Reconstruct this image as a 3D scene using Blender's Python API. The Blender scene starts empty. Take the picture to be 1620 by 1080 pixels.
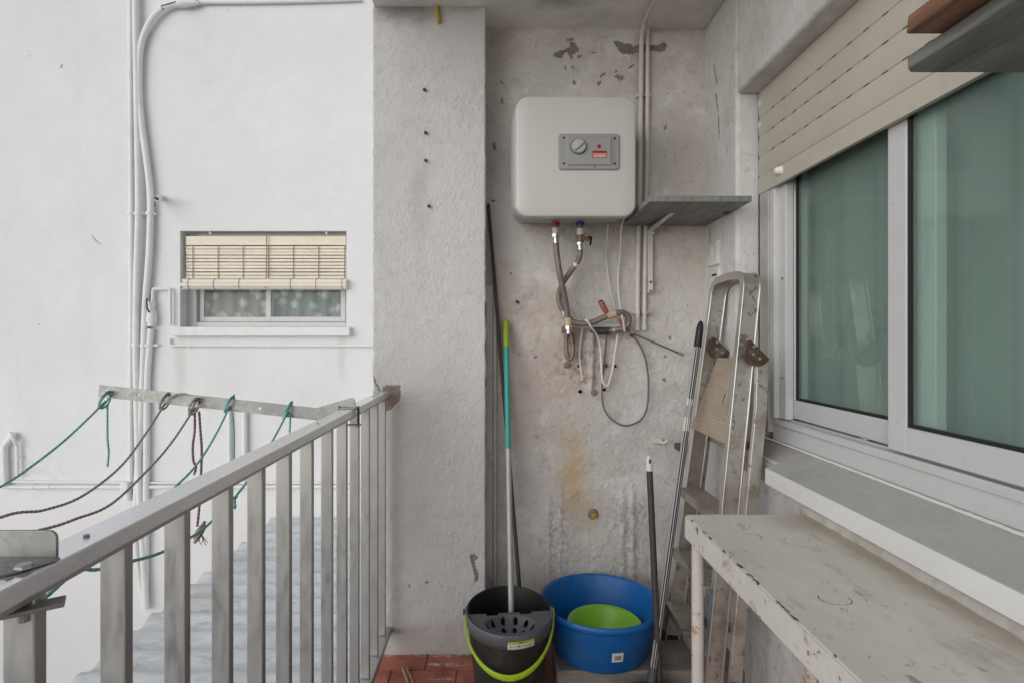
import bpy, bmesh, math, random
from mathutils import Vector, Matrix, noise as mnoise
random.seed(7)
R = math.radians
sc = bpy.context.scene
C = sc.collection

# ------------------------------------------------------------------ camera
F, CX, CY, EYE = 880.0, 787.0, 531.0, 1.23       # focal length in photo pixels, vanishing point, eye height
cam_d = bpy.data.cameras.new('camera')
cam = bpy.data.objects.new('camera', cam_d); C.objects.link(cam)
cam.location = (0, 0, EYE); cam.rotation_euler = (R(90), 0, 0)
cam_d.sensor_width = 36; cam_d.sensor_fit = 'HORIZONTAL'; cam_d.lens = 36 * F / 1620
cam_d.shift_x = (810 - CX) / 1620; cam_d.shift_y = -(540 - CY) / 1620
cam_d.clip_start = 0.02; cam_d.clip_end = 500
sc.camera = cam

# ------------------------------------------------------------------ sky, sun, exposure
SUN_EL, SUN_AZ = 20, 219          # azimuth clockwise from +Y
w = bpy.data.worlds.new('World'); sc.world = w; w.use_nodes = True
nt = w.node_tree; nt.nodes.clear()
sky = nt.nodes.new('ShaderNodeTexSky'); sky.sky_type = 'NISHITA'; sky.sun_disc = False
sky.sun_elevation = R(SUN_EL); sky.sun_rotation = R(SUN_AZ); sky.dust_density = 0.6; sky.air_density = 1.0
hs = nt.nodes.new('ShaderNodeHueSaturation'); hs.inputs['Saturation'].default_value = 0.20
bg = nt.nodes.new('ShaderNodeBackground'); bg.inputs['Strength'].default_value = 0.10
wo = nt.nodes.new('ShaderNodeOutputWorld')
nt.links.new(sky.outputs[0], hs.inputs['Color']); nt.links.new(hs.outputs[0], bg.inputs['Color'])
nt.links.new(bg.outputs[0], wo.inputs['Surface'])
sd = bpy.data.lights.new('sun', 'SUN'); sun = bpy.data.objects.new('sun', sd); C.objects.link(sun)
sd.energy = 1.0; sd.angle = R(60); sd.color = (1.0, 0.985, 0.965)
_az = R(SUN_AZ); _el = R(SUN_EL)
sdir = Vector((math.sin(_az) * math.cos(_el), math.cos(_az) * math.cos(_el), math.sin(_el)))
sun.rotation_euler = sdir.to_track_quat('Z', 'Y').to_euler()
vs = sc.view_settings
vs.view_transform = 'Standard'; vs.look = 'None'; vs.gamma = 1.0; vs.exposure = 0.27; vs.use_curve_mapping = False
sc.render.engine = 'CYCLES'
sc.cycles.use_denoising = True
sc.cycles.max_bounces = 10; sc.cycles.diffuse_bounces = 7; sc.cycles.glossy_bounces = 4
sc.cycles.transparent_max_bounces = 12; sc.cycles.transmission_bounces = 6
sc.cycles.sample_clamp_indirect = 6; sc.cycles.caustics_reflective = False; sc.cycles.caustics_refractive = False

# ------------------------------------------------------------------ helpers
def P(px, py, Y):
    """point of the place that the photo shows at (px, py), at the depth Y metres from the camera"""
    return Vector(((px - CX) * Y / F, Y, EYE - (py - CY) * Y / F))

def lin(r, g, b):
    f = lambda c: (c / 255 / 12.92) if c / 255 <= 0.04045 else ((c / 255 + 0.055) / 1.055) ** 2.4
    return (f(r), f(g), f(b))

def empty(name, loc, label=None, cat=None, group=None):
    o = bpy.data.objects.new(name, None); C.objects.link(o); o.location = loc; o.empty_display_size = 0.05
    if label: o['label'] = label; o['category'] = cat
    if group: o['group'] = group
    return o
def tag(o, label, cat, group=None):
    o['label'] = label; o['category'] = cat
    if group: o['group'] = group
    return o
def adopt(o, parent):
    o.parent = parent
    m = Matrix.Translation(parent.location)
    p = parent.parent
    if parent.type == 'MESH' or p is not None:
        # parents that are meshes carry their own location; grandparents are cancelled by their own inverse
        m = Matrix.LocRotScale(parent.location, parent.rotation_euler, parent.scale)
    o.matrix_parent_inverse = m.inverted()
    return o

class MB:
    def __init__(s): s.v = []; s.f = []
    def add(s, vs_, fs):
        b = len(s.v); s.v += [tuple(q) for q in vs_]; s.f += [tuple(i + b for i in q) for q in fs]; return s
    def box(s, x0, x1, y0, y1, z0, z1):
        v = [(x0,y0,z0),(x1,y0,z0),(x1,y1,z0),(x0,y1,z0),(x0,y0,z1),(x1,y0,z1),(x1,y1,z1),(x0,y1,z1)]
        return s.add(v, [(0,3,2,1),(4,5,6,7),(0,1,5,4),(1,2,6,5),(2,3,7,6),(3,0,4,7)])
    def obox(s, c, ax, h):
        c = Vector(c); v = []
        for sz in (-1, 1):
            for sx, sy in ((-1,-1),(1,-1),(1,1),(-1,1)):
                v.append(c + ax[0]*(h[0]*sx) + ax[1]*(h[1]*sy) + ax[2]*(h[2]*sz))
        return s.add(v, [(0,3,2,1),(4,5,6,7),(0,1,5,4),(1,2,6,5),(2,3,7,6),(3,0,4,7)])
    def bar(s, a, b, wd, ht, up=(0,0,1)):
        a = Vector(a); b = Vector(b); t = (b - a); L = t.length; t.normalize()
        side = t.cross(Vector(up)).normalized(); u = side.cross(t)
        return s.obox((a + b)/2, (t, side, u), (L/2, wd/2, ht/2))
    def tube(s, pts, r, n=10, caps=True):
        pts = [Vector(p) for p in pts]; m = len(pts)
        rr = r if isinstance(r, (list, tuple)) else [r]*m
        tg = []
        for i in range(m):
            a = pts[max(0, i-1)]; b = pts[min(m-1, i+1)]; d = b - a
            tg.append(d.normalized() if d.length > 1e-9 else Vector((0,0,1)))
        ref = Vector((0,0,1)) if abs(tg[0].z) < 0.9 else Vector((0,1,0))
        nrm = (ref - tg[0]*ref.dot(tg[0])).normalized(); V = []
        for i in range(m):
            nrm = (nrm - tg[i]*nrm.dot(tg[i])).normalized(); bi = tg[i].cross(nrm)
            for k in range(n):
                a = 2*math.pi*k/n; V.append(pts[i] + (nrm*math.cos(a) + bi*math.sin(a))*rr[i])
        Fc = [(i*n+k, i*n+(k+1)%n, (i+1)*n+(k+1)%n, (i+1)*n+k) for i in range(m-1) for k in range(n)]
        if caps: Fc += [tuple(range(n-1, -1, -1)), tuple((m-1)*n+k for k in range(n))]
        return s.add(V, Fc)
    def loft(s, rings, cap0=True, cap1=True):
        n = len(rings[0]); V = [p for r_ in rings for p in r_]
        Fc = [(i*n+k, i*n+(k+1)%n, (i+1)*n+(k+1)%n, (i+1)*n+k) for i in range(len(rings)-1) for k in range(n)]
        if cap0: Fc.append(tuple(range(n-1, -1, -1)))
        if cap1: Fc.append(tuple((len(rings)-1)*n+k for k in range(n)))
        return s.add(V, Fc)
    def prism(s, poly, o, u, v, th):
        """polygon in (u, v) from o, thickened along u x v by th"""
        o = Vector(o); u = Vector(u); v = Vector(v); nn = u.cross(v).normalized()
        A = [o + u*a + v*b for a, b in poly]
        return s.loft([[q for q in A], [q + nn*th for q in A]])
    def mesh(s, name, smooth=40):
        me = bpy.data.meshes.new(name); me.from_pydata(s.v, [], s.f)
        bm = bmesh.new(); bm.from_mesh(me); bmesh.ops.recalc_face_normals(bm, faces=bm.faces); bm.to_mesh(me); bm.free()
        if smooth:
            me.polygons.foreach_set('use_smooth', [True]*len(me.polygons)); me.set_sharp_from_angle(angle=R(smooth))
        return me
    def build(s, name, mat, parent=None, smooth=40, bevel=0, kind=None, segs=2):
        me = s.mesh(name, smooth); o = bpy.data.objects.new(name, me); C.objects.link(o)
        if mat: me.materials.append(mat)
        if bevel:
            m = o.modifiers.new('bevel', 'BEVEL'); m.width = bevel; m.segments = segs; m.limit_method = 'ANGLE'; m.angle_limit = R(40)
        if parent: adopt(o, parent)
        if kind: o['kind'] = kind
        return o

def cr(pts, n=8):
    pts = [Vector(p) for p in pts]; out = []
    for i in range(len(pts)-1):
        p0 = pts[max(0,i-1)]; p1 = pts[i]; p2 = pts[i+1]; p3 = pts[min(len(pts)-1,i+2)]
        for k in range(n):
            t = k/n; out.append(0.5*((2*p1)+(p2-p0)*t+(2*p0-5*p1+4*p2-p3)*t*t+(3*p1-p0-3*p2+p3)*t**3))
    out.append(pts[-1]); return out
def rrect(x0, x1, z0, z1, r, n=6):
    out = []
    for cx, cz, a0 in ((x1-r,z1-r,0),(x0+r,z1-r,90),(x0+r,z0+r,180),(x1-r,z0+r,270)):
        for k in range(n+1):
            a = R(a0+90*k/n); out.append((cx+r*math.cos(a), cz+r*math.sin(a)))
    return out
def circ(n, rx, ry=None, a0=0): 
    ry = ry or rx
    return [(rx*math.cos(a0+2*math.pi*k/n), ry*math.sin(a0+2*math.pi*k/n)) for k in range(n)]
def plate_holes(outer, holes, o, u, v, th):
    """flat plate with real holes"""
    o = Vector(o); u = Vector(u); v = Vector(v); nn = u.cross(v).normalized()
    bm = bmesh.new(); es = []
    for loop in [outer] + holes:
        vv = [bm.verts.new(o + u*a + v*b) for a, b in loop]
        es += [bm.edges.new((vv[i], vv[(i+1) % len(vv)])) for i in range(len(vv))]
    bmesh.ops.triangle_fill(bm, use_beauty=True, use_dissolve=False, edges=es)
    r_ = bmesh.ops.extrude_face_region(bm, geom=list(bm.faces))
    bmesh.ops.translate(bm, vec=nn*th, verts=[e for e in r_['geom'] if isinstance(e, bmesh.types.BMVert)])
    bm.verts.index_update()
    m = MB(); m.add([q.co.copy() for q in bm.verts], [[q.index for q in f.verts] for f in bm.faces]); bm.free()
    return m
def fbm(x, y, z, o=3):
    return mnoise.fractal(Vector((x, y, z)), 1.0, 2.0, o)

# ------------------------------------------------------------------ materials
def nmat(name, base, rough=0.6, metal=0.0, spec=0.4, var=0.08, vscale=5, dirt=None, dscale=3, damt=0.5, dlo=0.48, dhi=0.68,
         bump=0.15, bscale=90, bdist=0.002, stains=(), stretch=None, coat=0, rvar=0.1, bump2=None):
    m = bpy.data.materials.new(name); m.use_nodes = True; t = m.node_tree; N = t.nodes; L = t.links
    b = N['Principled BSDF']; b.inputs['Metallic'].default_value = metal
    b.inputs['Specular IOR Level'].default_value = spec; b.inputs['Coat Weight'].default_value = coat
    g = N.new('ShaderNodeNewGeometry'); pos = g.outputs['Position']
    if stretch:
        mp = N.new('ShaderNodeVectorMath'); mp.operation = 'MULTIPLY'; mp.inputs[1].default_value = stretch
        L.new(pos, mp.inputs[0]); spos = mp.outputs[0]
    else: spos = pos
    def noise(scale, detail=5, rough_=0.6, src=None, dist=0.0):
        n = N.new('ShaderNodeTexNoise'); n.inputs['Scale'].default_value = scale; n.inputs['Detail'].default_value = detail
        n.inputs['Roughness'].default_value = rough_; n.inputs['Distortion'].default_value = dist
        L.new(src or spos, n.inputs['Vector']); return n
    def mr(src, a, c, x=0.0, y=1.0, smooth=True):
        n = N.new('ShaderNodeMapRange'); n.interpolation_type = 'SMOOTHSTEP' if smooth else 'LINEAR'
        n.inputs[1].default_value = a; n.inputs[2].default_value = c; n.inputs[3].default_value = x; n.inputs[4].default_value = y
        L.new(src, n.inputs[0]); return n.outputs[0]
    def mix(fac, a, c):
        n = N.new('ShaderNodeMix'); n.data_type = 'RGBA'
        if hasattr(fac, 'node'): L.new(fac, n.inputs[0])
        else: n.inputs[0].default_value = fac
        for i, q in ((6, a), (7, c)):
            if hasattr(q, 'node'): L.new(q, n.inputs[i])
            else: n.inputs[i].default_value = (*q, 1)
        return n.outputs[2]
    def mul(a, c):
        n = N.new('ShaderNodeMath'); n.operation = 'MULTIPLY'
        for i, q in ((0, a), (1, c)):
            if hasattr(q, 'node'): L.new(q, n.inputs[i])
            else: n.inputs[i].default_value = q
        return n.outputs[0]
    base = tuple(base)
    n1 = noise(vscale, 6)
    col = mix(mr(n1.outputs['Fac'], 0.3, 0.7), tuple(max(0, c*(1-var)) for c in base), tuple(min(1, c*(1+var)) for c in base))
    n0 = noise(vscale*7.3, 4)
    col = mix(mr(n0.outputs['Fac'], 0.35, 0.7, 0, 0.5), col, tuple(max(0, c*(1-var*0.9)) for c in base))
    if dirt:
        dl = dirt if isinstance(dirt, list) else [(dirt, dscale, damt, dlo, dhi)]
        for dd in dl:
            (dc, ds, da, lo, hi) = dd[:5]; sv = None
            if len(dd) > 5:
                sm_ = N.new('ShaderNodeVectorMath'); sm_.operation = 'MULTIPLY'; sm_.inputs[1].default_value = dd[5]; L.new(pos, sm_.inputs[0]); sv = sm_.outputs[0]
            nd = noise(ds, 9, 0.68, src=sv, dist=0.4)
            col = mix(mr(nd.outputs['Fac'], lo, hi, 0, da), col, dc)
    for s in stains:
        wn = noise(s.get('ns', 14), 6, 0.65, src=pos)
        off = N.new('ShaderNodeVectorMath'); off.operation = 'SUBTRACT'; L.new(wn.outputs['Color'], off.inputs[0]); off.inputs[1].default_value = (0.5,)*3
        sca = N.new('ShaderNodeVectorMath'); sca.operation = 'SCALE'; L.new(off.outputs[0], sca.inputs[0]); sca.inputs['Scale'].default_value = s.get('na', 0.1)
        ad = N.new('ShaderNodeVectorMath'); ad.operation = 'ADD'; L.new(pos, ad.inputs[0]); L.new(sca.outputs[0], ad.inputs[1])
        sb = N.new('ShaderNodeVectorMath'); sb.operation = 'SUBTRACT'; L.new(ad.outputs[0], sb.inputs[0]); sb.inputs[1].default_value = s['c']
        dv = N.new('ShaderNodeVectorMath'); dv.operation = 'DIVIDE'; L.new(sb.outputs[0], dv.inputs[0]); dv.inputs[1].default_value = s['r']
        ln = N.new('ShaderNodeVectorMath'); ln.operation = 'LENGTH'; L.new(dv.outputs[0], ln.inputs[0])
        fac = mr(ln.outputs['Value'], s.get('in', 0.2), 1.0, s.get('amt', 0.5), 0.0)
        if s.get('grain'):
            gn = noise(s['grain'], 7, 0.7, src=pos); fac = mul(fac, mr(gn.outputs['Fac'], 0.42, 0.62))
        col = mix(fac, col, s['col'])
    L.new(col, b.inputs['Base Color'])
    L.new(mr(n0.outputs['Fac'], 0.3, 0.7, max(0.02, rough-rvar), min(1, rough+rvar), False), b.inputs['Roughness'])
    if bump:
        nb = noise(bscale, 7, 0.62)
        bp = N.new('ShaderNodeBump'); bp.inputs['Strength'].default_value = bump; bp.inputs['Distance'].default_value = bdist
        L.new(nb.outputs['Fac'], bp.inputs['Height']); last = bp.outputs[0]
        if bump2:
            n2 = noise(bump2[0], 3, 0.5); b2 = N.new('ShaderNodeBump'); b2.inputs['Strength'].default_value = bump2[1]; b2.inputs['Distance'].default_value = bump2[2]
            L.new(n2.outputs['Fac'], b2.inputs['Height']); L.new(last, b2.inputs['Normal']); last = b2.outputs[0]
        L.new(last, b.inputs['Normal'])
    return m

GREY_DIRT = (0.20, 0.185, 0.17); BROWN = (0.22, 0.16, 0.11)
M = {}
M['facade'] = nmat('white_render', (0.77, 0.78, 0.79), 0.85, var=0.03, vscale=1.6, dirt=[((0.64,0.64,0.64), 1.4, 0.22, 0.48, 0.72), ((0.60,0.57,0.54), 0.6, 0.20, 0.5, 0.7), ((0.55,0.55,0.54), 5, 0.16, 0.56, 0.70, (1,1,0.07)), ((0.45,0.44,0.42), 60, 0.35, 0.66, 0.72)],
    bump=0.5, bscale=40, bdist=0.005, bump2=(3.5, 0.22, 0.04),
    stains=[dict(c=(-1.12,4.0,1.10), r=(0.05,1,0.30), col=(0.50,0.49,0.47), amt=0.35, na=0.05, ns=12, **{'in':0.1}), dict(c=(-2.28,4.0,1.02), r=(0.07,1,0.36), col=(0.52,0.50,0.47), amt=0.4, na=0.06, ns=12, **{'in':0.1}), dict(c=(-2.45,4.0,1.95), r=(0.05,1,0.35), col=(0.54,0.53,0.51), amt=0.3, na=0.06, ns=10, **{'in':0.1}), dict(c=(-3.35,4.0,0.25), r=(0.35,1,0.25), col=(0.55,0.53,0.50), amt=0.4, na=0.25, ns=8, grain=9, **{'in':0.2}),
            dict(c=(-2.5,4.0,-1.4), r=(4,1,1.55), col=(0.75,0.72,0.715), amt=0.5, na=0.12, ns=3, **{'in':0.85})])
M['facade_paint'] = nmat('painted_pipe', (0.78, 0.785, 0.785), 0.6, var=0.03, dirt=((0.5,0.47,0.42)), dscale=6, damt=0.18, bump=0.1)
M['court'] = nmat('court_render', (0.72, 0.72, 0.71), 0.9, var=0.03, vscale=1, bump=0)
M['pillar'] = nmat('pillar_stucco', (0.575, 0.572, 0.565), 0.9, var=0.06, vscale=3, dirt=[((0.46,0.44,0.42), 4, 0.35, 0.5, 0.7), ((0.36,0.33,0.305), 30, 0.35, 0.57, 0.69), ((0.16,0.14,0.12), 70, 0.45, 0.64, 0.71)],
    bump=0.8, bscale=130, bdist=0.004, bump2=(40, 0.35, 0.006),
    stains=[dict(c=(-0.36,2.15,2.5), r=(0.2,0.3,0.10), col=(0.16,0.15,0.14), amt=0.75, na=0.12, ns=9, **{'in':0.1}),
            dict(c=(-0.12,2.15,2.52), r=(0.2,0.3,0.06), col=(0.2,0.19,0.17), amt=0.5, na=0.1, ns=9, **{'in':0.1}),
            dict(c=(-0.25,2.15,-0.02), r=(0.5,0.3,0.20), col=(0.36,0.31,0.28), amt=0.55, na=0.22, ns=7, **{'in':0.15}),
            dict(c=(-0.30,2.15,1.75), r=(0.06,0.2,0.22), col=(0.42,0.36,0.34), amt=0.4, na=0.07, ns=12)])
M['back'] = nmat('dirty_plaster', (0.575, 0.555, 0.53), 0.9, var=0.10, vscale=2.6,
    dirt=[((0.43,0.395,0.365), 2.4, 0.55, 0.46, 0.66), ((0.50,0.40,0.345), 1.3, 0.55, 0.48, 0.64), ((0.70,0.685,0.665), 4.3, 0.65, 0.50, 0.64), ((0.30,0.26,0.225), 17, 0.40, 0.55, 0.69), ((0.12,0.10,0.085), 55, 0.55, 0.61, 0.69)],
    bump=0.75, bscale=55, bdist=0.006, bump2=(13, 0.5, 0.012),
    stains=[dict(c=(0.315,2.3,0.66), r=(0.095,0.3,0.24), col=(0.50,0.35,0.17), amt=0.75, na=0.10, ns=10, **{'in':0.05}),
            dict(c=(0.37,2.3,0.5), r=(0.13,0.3,0.12), col=(0.40,0.29,0.17), amt=0.45, na=0.1, ns=12, **{'in':0.05}),
            dict(c=(0.34,2.3,1.10), r=(0.16,0.3,0.16), col=(0.24,0.16,0.11), amt=0.75, na=0.16, ns=16, grain=30, **{'in':0.2}),
            dict(c=(0.42,2.3,1.22), r=(0.22,0.3,0.07), col=(0.22,0.15,0.10), amt=0.7, na=0.1, ns=16, grain=22, **{'in':0.2}),
            dict(c=(0.60,2.3,2.0), r=(0.05,0.3,0.8), col=(0.27,0.23,0.19), amt=0.55, na=0.06, ns=9, **{'in':0.1}),
            dict(c=(0.63,2.3,1.42), r=(0.07,0.3,0.22), col=(0.28,0.2,0.15), amt=0.6, na=0.08, ns=15, grain=18, **{'in':0.1}),
            dict(c=(0.36,2.3,1.66), r=(0.3,0.3,0.05), col=(0.25,0.19,0.15), amt=0.55, na=0.09, ns=14, grain=20, **{'in':0.2}),
            dict(c=(0.25,2.3,0.38), r=(0.09,0.3,0.26), col=(0.27,0.24,0.215), amt=0.6, na=0.1, ns=16, grain=60, **{'in':0.3}),
            dict(c=(0.55,2.3,0.38), r=(0.12,0.3,0.28), col=(0.27,0.24,0.215), amt=0.6, na=0.1, ns=16, grain=60, **{'in':0.3}),
            dict(c=(0.4,2.3,0.05), r=(0.7,0.3,0.2), col=(0.22,0.19,0.17), amt=0.6, na=0.15, ns=8, **{'in':0.2})])
M['rightwall'] = nmat('side_plaster', (0.67, 0.66, 0.645), 0.9, var=0.08, vscale=3, dirt=[((0.42,0.39,0.36), 3, 0.5, 0.48, 0.68), ((0.27,0.235,0.205), 21, 0.4, 0.56, 0.69), ((0.14,0.12,0.10), 60, 0.5, 0.62, 0.70)],
    bump=0.75, bscale=60, bdist=0.006, bump2=(14, 0.5, 0.012))
M['ceiling'] = nmat('ceiling_plaster', (0.84, 0.82, 0.79), 0.92, var=0.06, vscale=2, dirt=[((0.34,0.31,0.29), 2.6, 0.4, 0.46, 0.72)], bump=0.6, bscale=50, bdist=0.005,
    stains=[dict(c=(0.25,2.12,2.5), r=(0.16,0.07,0.3), col=(0.36,0.33,0.31), amt=0.6, na=0.12, ns=12, **{'in':0.1})])
M['bare'] = nmat('bare_cement', (0.235, 0.21, 0.175), 0.95, var=0.16, vscale=20, dirt=((0.10,0.09,0.08)), dscale=40, damt=0.5, bump=0.6, bscale=160, bdist=0.002)
M['bare_brown'] = nmat('bare_mortar', (0.27, 0.215, 0.18), 0.95, var=0.15, vscale=18, dirt=((0.14,0.11,0.09)), dscale=30, damt=0.5, bump=0.6, bscale=160, bdist=0.002)
M['crack'] = nmat('crack_dark', (0.10, 0.09, 0.08), 0.95, var=0.2, bump=0)
M['hole'] = nmat('hole_dark', (0.015, 0.012, 0.01), 1.0, var=0.1, bump=0, spec=0.05)
M['ledge'] = nmat('ledge_cement', (0.26, 0.235, 0.21), 0.95, var=0.15, vscale=10, dirt=[((0.10,0.085,0.075), 9, 0.6, 0.46, 0.66), ((0.4,0.36,0.33), 30, 0.35, 0.6, 0.75)], bump=0.5, bscale=80, bdist=0.004)
M['grout'] = nmat('grout', (0.36, 0.30, 0.26), 0.95, var=0.15, vscale=20, bump=0.4)
def tile_mat():
    m = nmat('red_floor_tile', (0.47, 0.155, 0.11), 0.55, var=0.22, vscale=9, spec=0.35,
        dirt=[((0.17,0.07,0.05), 12, 0.6, 0.45, 0.7), ((0.47,0.37,0.33), 7, 0.6, 0.52, 0.68)], bump=0.25, bscale=70, bdist=0.002,
        stains=[dict(c=(-0.195,2.085,0), r=(0.12,0.016,0.2), col=(0.70,0.66,0.63), amt=0.95, na=0.04, ns=20, grain=26, **{'in':0.2}),
                dict(c=(-0.20,1.995,0), r=(0.09,0.014,0.2), col=(0.66,0.62,0.59), amt=0.95, na=0.04, ns=20, grain=26, **{'in':0.2}),
                dict(c=(0.5,2.0,0), r=(0.42,0.25,0.2), col=(0.24,0.20,0.17), amt=0.75, na=0.12, ns=9, **{'in':0.5}),
                dict(c=(-0.25,2.15,0), r=(0.5,0.018,0.2), col=(0.62,0.58,0.55), amt=0.7, na=0.04, ns=25, grain=28, **{'in':0.3})])
    return m
M['tile'] = tile_mat()
M['alu'] = nmat('brushed_aluminium_grey', (0.45, 0.45, 0.445), 0.38, metal=0.8, var=0.04, vscale=10, dirt=((0.36,0.35,0.335)), dscale=14, damt=0.3, bump=0.04, bscale=200, stretch=(1,1,0.25))
M['rail_top'] = nmat('sky_lit_handrail', (0.86, 0.88, 0.92), 0.30, metal=0.8, var=0.02, vscale=8, dirt=((0.62,0.62,0.62)), dscale=6, damt=0.25, bump=0.0, rvar=0.04)  # railing aluminium again, with the sky's brightness on its top put into the colour
M['galv'] = nmat('galvanised_steel', (0.34, 0.345, 0.335), 0.5, metal=0.6, var=0.14, vscale=22, dirt=((0.16,0.15,0.13)), dscale=24, damt=0.45, bump=0.15, bscale=120)
M['lip'] = nmat('polished_aluminium_edge', (0.72, 0.70, 0.67), 0.28, metal=0.85, var=0.06, vscale=20, bump=0, rvar=0.0)
M['ladder'] = nmat('worn_aluminium', (0.50, 0.475, 0.43), 0.42, metal=0.7, var=0.14, vscale=9, dirt=[((0.30,0.25,0.20), 7, 0.75, 0.45, 0.64), ((0.12,0.10,0.08), 30, 0.75, 0.55, 0.64)], bump=0.15, bscale=120)
M['platform'] = nmat('dusty_platform', (0.42, 0.345, 0.28), 0.8, metal=0.1, var=0.12, vscale=16, dirt=[((0.5,0.45,0.4), 25, 0.5, 0.58, 0.7)], bump=0.3, bscale=120, stretch=(1,0.25,1))
M['hinge'] = nmat('brown_plastic', (0.075, 0.045, 0.028), 0.42, var=0.25, vscale=30, dirt=((0.22,0.18,0.14)), dscale=30, damt=0.6, bump=0.15, spec=0.5)
M['enamel'] = nmat('white_enamel', (0.545, 0.54, 0.52), 0.32, var=0.015, vscale=3, dirt=((0.5,0.46,0.4)), dscale=5, damt=0.16, bump=0.03, bscale=40, rvar=0.05)
M['enamel_body'] = nmat('enamel_casing', (0.47, 0.467, 0.455), 0.4, var=0.03, vscale=4, dirt=((0.36,0.32,0.28)), dscale=6, damt=0.3, bump=0.05,
    stains=[dict(c=(.227,2.17,1.67), r=(.05,.08,.05), col=(.20,.12,.07), amt=.6, na=.03, ns=30, grain=60), dict(c=(.323,2.17,1.67), r=(.05,.08,.05), col=(.22,.15,.10), amt=.5, na=.03, ns=30, grain=60)])
M['panel'] = nmat('grey_control_plastic', (0.30, 0.305, 0.295), 0.45, var=0.04, bump=0.06, bscale=160)
M['knob'] = nmat('silver_knob', (0.44, 0.44, 0.425), 0.35, metal=0.3, var=0.08, vscale=40, bump=0.05)
M['black'] = nmat('black_plastic', (0.014, 0.014, 0.015), 0.5, var=0.2, bump=0.08)
M['red'] = nmat('red_plastic', (0.55, 0.03, 0.035), 0.4, var=0.1, bump=0.03)
M['dkred'] = nmat('dark_red_print', (0.30, 0.012, 0.02), 0.5, var=0.1, bump=0)
M['redlabel'] = nmat('red_label_print', (0.52, 0.10, 0.11), 0.5, var=0.1, bump=0)
M['blue_cap'] = nmat('blue_plastic', (0.03, 0.05, 0.42), 0.4, var=0.1, bump=0.03)
M['oldred'] = nmat('faded_red_rubber', (0.34, 0.10, 0.085), 0.6, var=0.2, vscale=30, dirt=((0.2,0.14,0.12)), dscale=40, damt=0.5, bump=0.2)
M['brass'] = nmat('old_brass', (0.23, 0.16, 0.085), 0.5, metal=0.6, var=0.2, vscale=40, dirt=((0.1,0.08,0.06)), dscale=50, damt=0.6, bump=0.2)
M['chrome'] = nmat('nickel_nut', (0.55, 0.54, 0.52), 0.3, metal=0.85, var=0.1, vscale=40, bump=0.05)
M['hose'] = nmat('braided_hose', (0.235, 0.205, 0.18), 0.55, metal=0.35, var=0.18, vscale=60, dirt=((0.16,0.11,0.08)), dscale=20, damt=0.6, bump=0.5, bscale=420, bdist=0.001)
M['ptfe'] = nmat('thread_tape', (0.52, 0.40, 0.27), 0.8, var=0.15, vscale=60, bump=0.3)
M['cable_white'] = nmat('white_cable', (0.66, 0.63, 0.58), 0.55, var=0.06, dirt=((0.42,0.38,0.33)), dscale=20, damt=0.4, bump=0)
M['cable_grey'] = nmat('grey_cable', (0.13, 0.125, 0.12), 0.55, var=0.12, bump=0)
M['conduit'] = nmat('painted_conduit', (0.62, 0.59, 0.54), 0.6, var=0.06, vscale=8, dirt=((0.40,0.34,0.29)), dscale=10, damt=0.35, bump=0.1)
M['shelf'] = nmat('grey_laminate', (0.205, 0.215, 0.205), 0.5, var=0.3, vscale=26, dirt=((0.10,0.105,0.10)), dscale=40, damt=0.6, bump=0.1, stretch=(1.0,0.10,1.0))
M['shelf_edge'] = nmat('grey_laminate_edge', (0.215, 0.225, 0.205), 0.5, var=0.3, vscale=50, bump=0.1, stretch=(1.0,0.3,0.25))
M['wood'] = nmat('red_brown_wood', (0.25, 0.125, 0.075), 0.55, var=0.5, vscale=22, dirt=((0.06,0.025,0.018)), dscale=30, damt=0.7, bump=0.2, stretch=(1,0.12,1))
M['shutter'] = nmat('cream_shutter', (0.50, 0.462, 0.40), 0.45, var=0.03, vscale=5, dirt=((0.42,0.37,0.3)), dscale=7, damt=0.25, bump=0.04)
M['slot'] = nmat('shutter_slot', (0.08, 0.065, 0.05), 0.9, var=0.1, bump=0)
M['white_alu'] = nmat('white_window_frame', (0.585, 0.59, 0.595), 0.35, var=0.02, vscale=6, dirt=((0.5,0.48,0.45)), dscale=9, damt=0.16, bump=0.03)
M['grey_alu'] = nmat('shutter_guide_grey', (0.42, 0.41, 0.39), 0.5, var=0.05, dirt=((0.25,0.22,0.19)), dscale=8, damt=0.4, bump=0.08)
M['gasket'] = nmat('black_gasket', (0.018, 0.018, 0.018), 0.6, var=0.1, bump=0)
M['sill'] = nmat('sill_stone', (0.45, 0.445, 0.415), 0.75, var=0.07, vscale=6, dirt=[((0.30,0.275,0.235), 6, 0.5, 0.46, 0.7), ((0.6,0.58,0.55), 20, 0.3, 0.58, 0.7)], bump=0.2, bscale=90,
    stains=[dict(c=(0.87,1.9,0.86), r=(0.2,0.22,0.2), col=(0.24,0.2,0.16), amt=0.6, na=0.08, ns=10)])
M['sill_edge'] = nmat('sill_edge_paint', (0.74, 0.74, 0.735), 0.7, var=0.04, bump=0.25, bscale=60, bdist=0.003)
M['table_top'] = nmat('worn_white_table', (0.73, 0.70, 0.63), 0.6, var=0.08, vscale=5,
    dirt=[((0.44,0.375,0.305), 2.6, 0.6, 0.48, 0.68), ((0.68,0.66,0.63), 5, 0.6, 0.51, 0.66), ((0.36,0.315,0.265), 15, 0.45, 0.54, 0.67), ((0.16,0.115,0.08), 48, 0.6, 0.605, 0.68)], bump=0.3, bscale=50, bdist=0.003, stretch=(1.0,0.45,1.0),
    stains=[dict(c=(0.85,1.1,0.743), r=(0.10,0.6,0.2), col=(0.36,0.25,0.16), amt=0.55, na=0.12, ns=8, **{'in':0.1}),
            dict(c=(0.80,1.45,0.743), r=(0.12,0.12,0.2), col=(0.33,0.22,0.14), amt=0.4, na=0.1, ns=8)])
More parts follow.
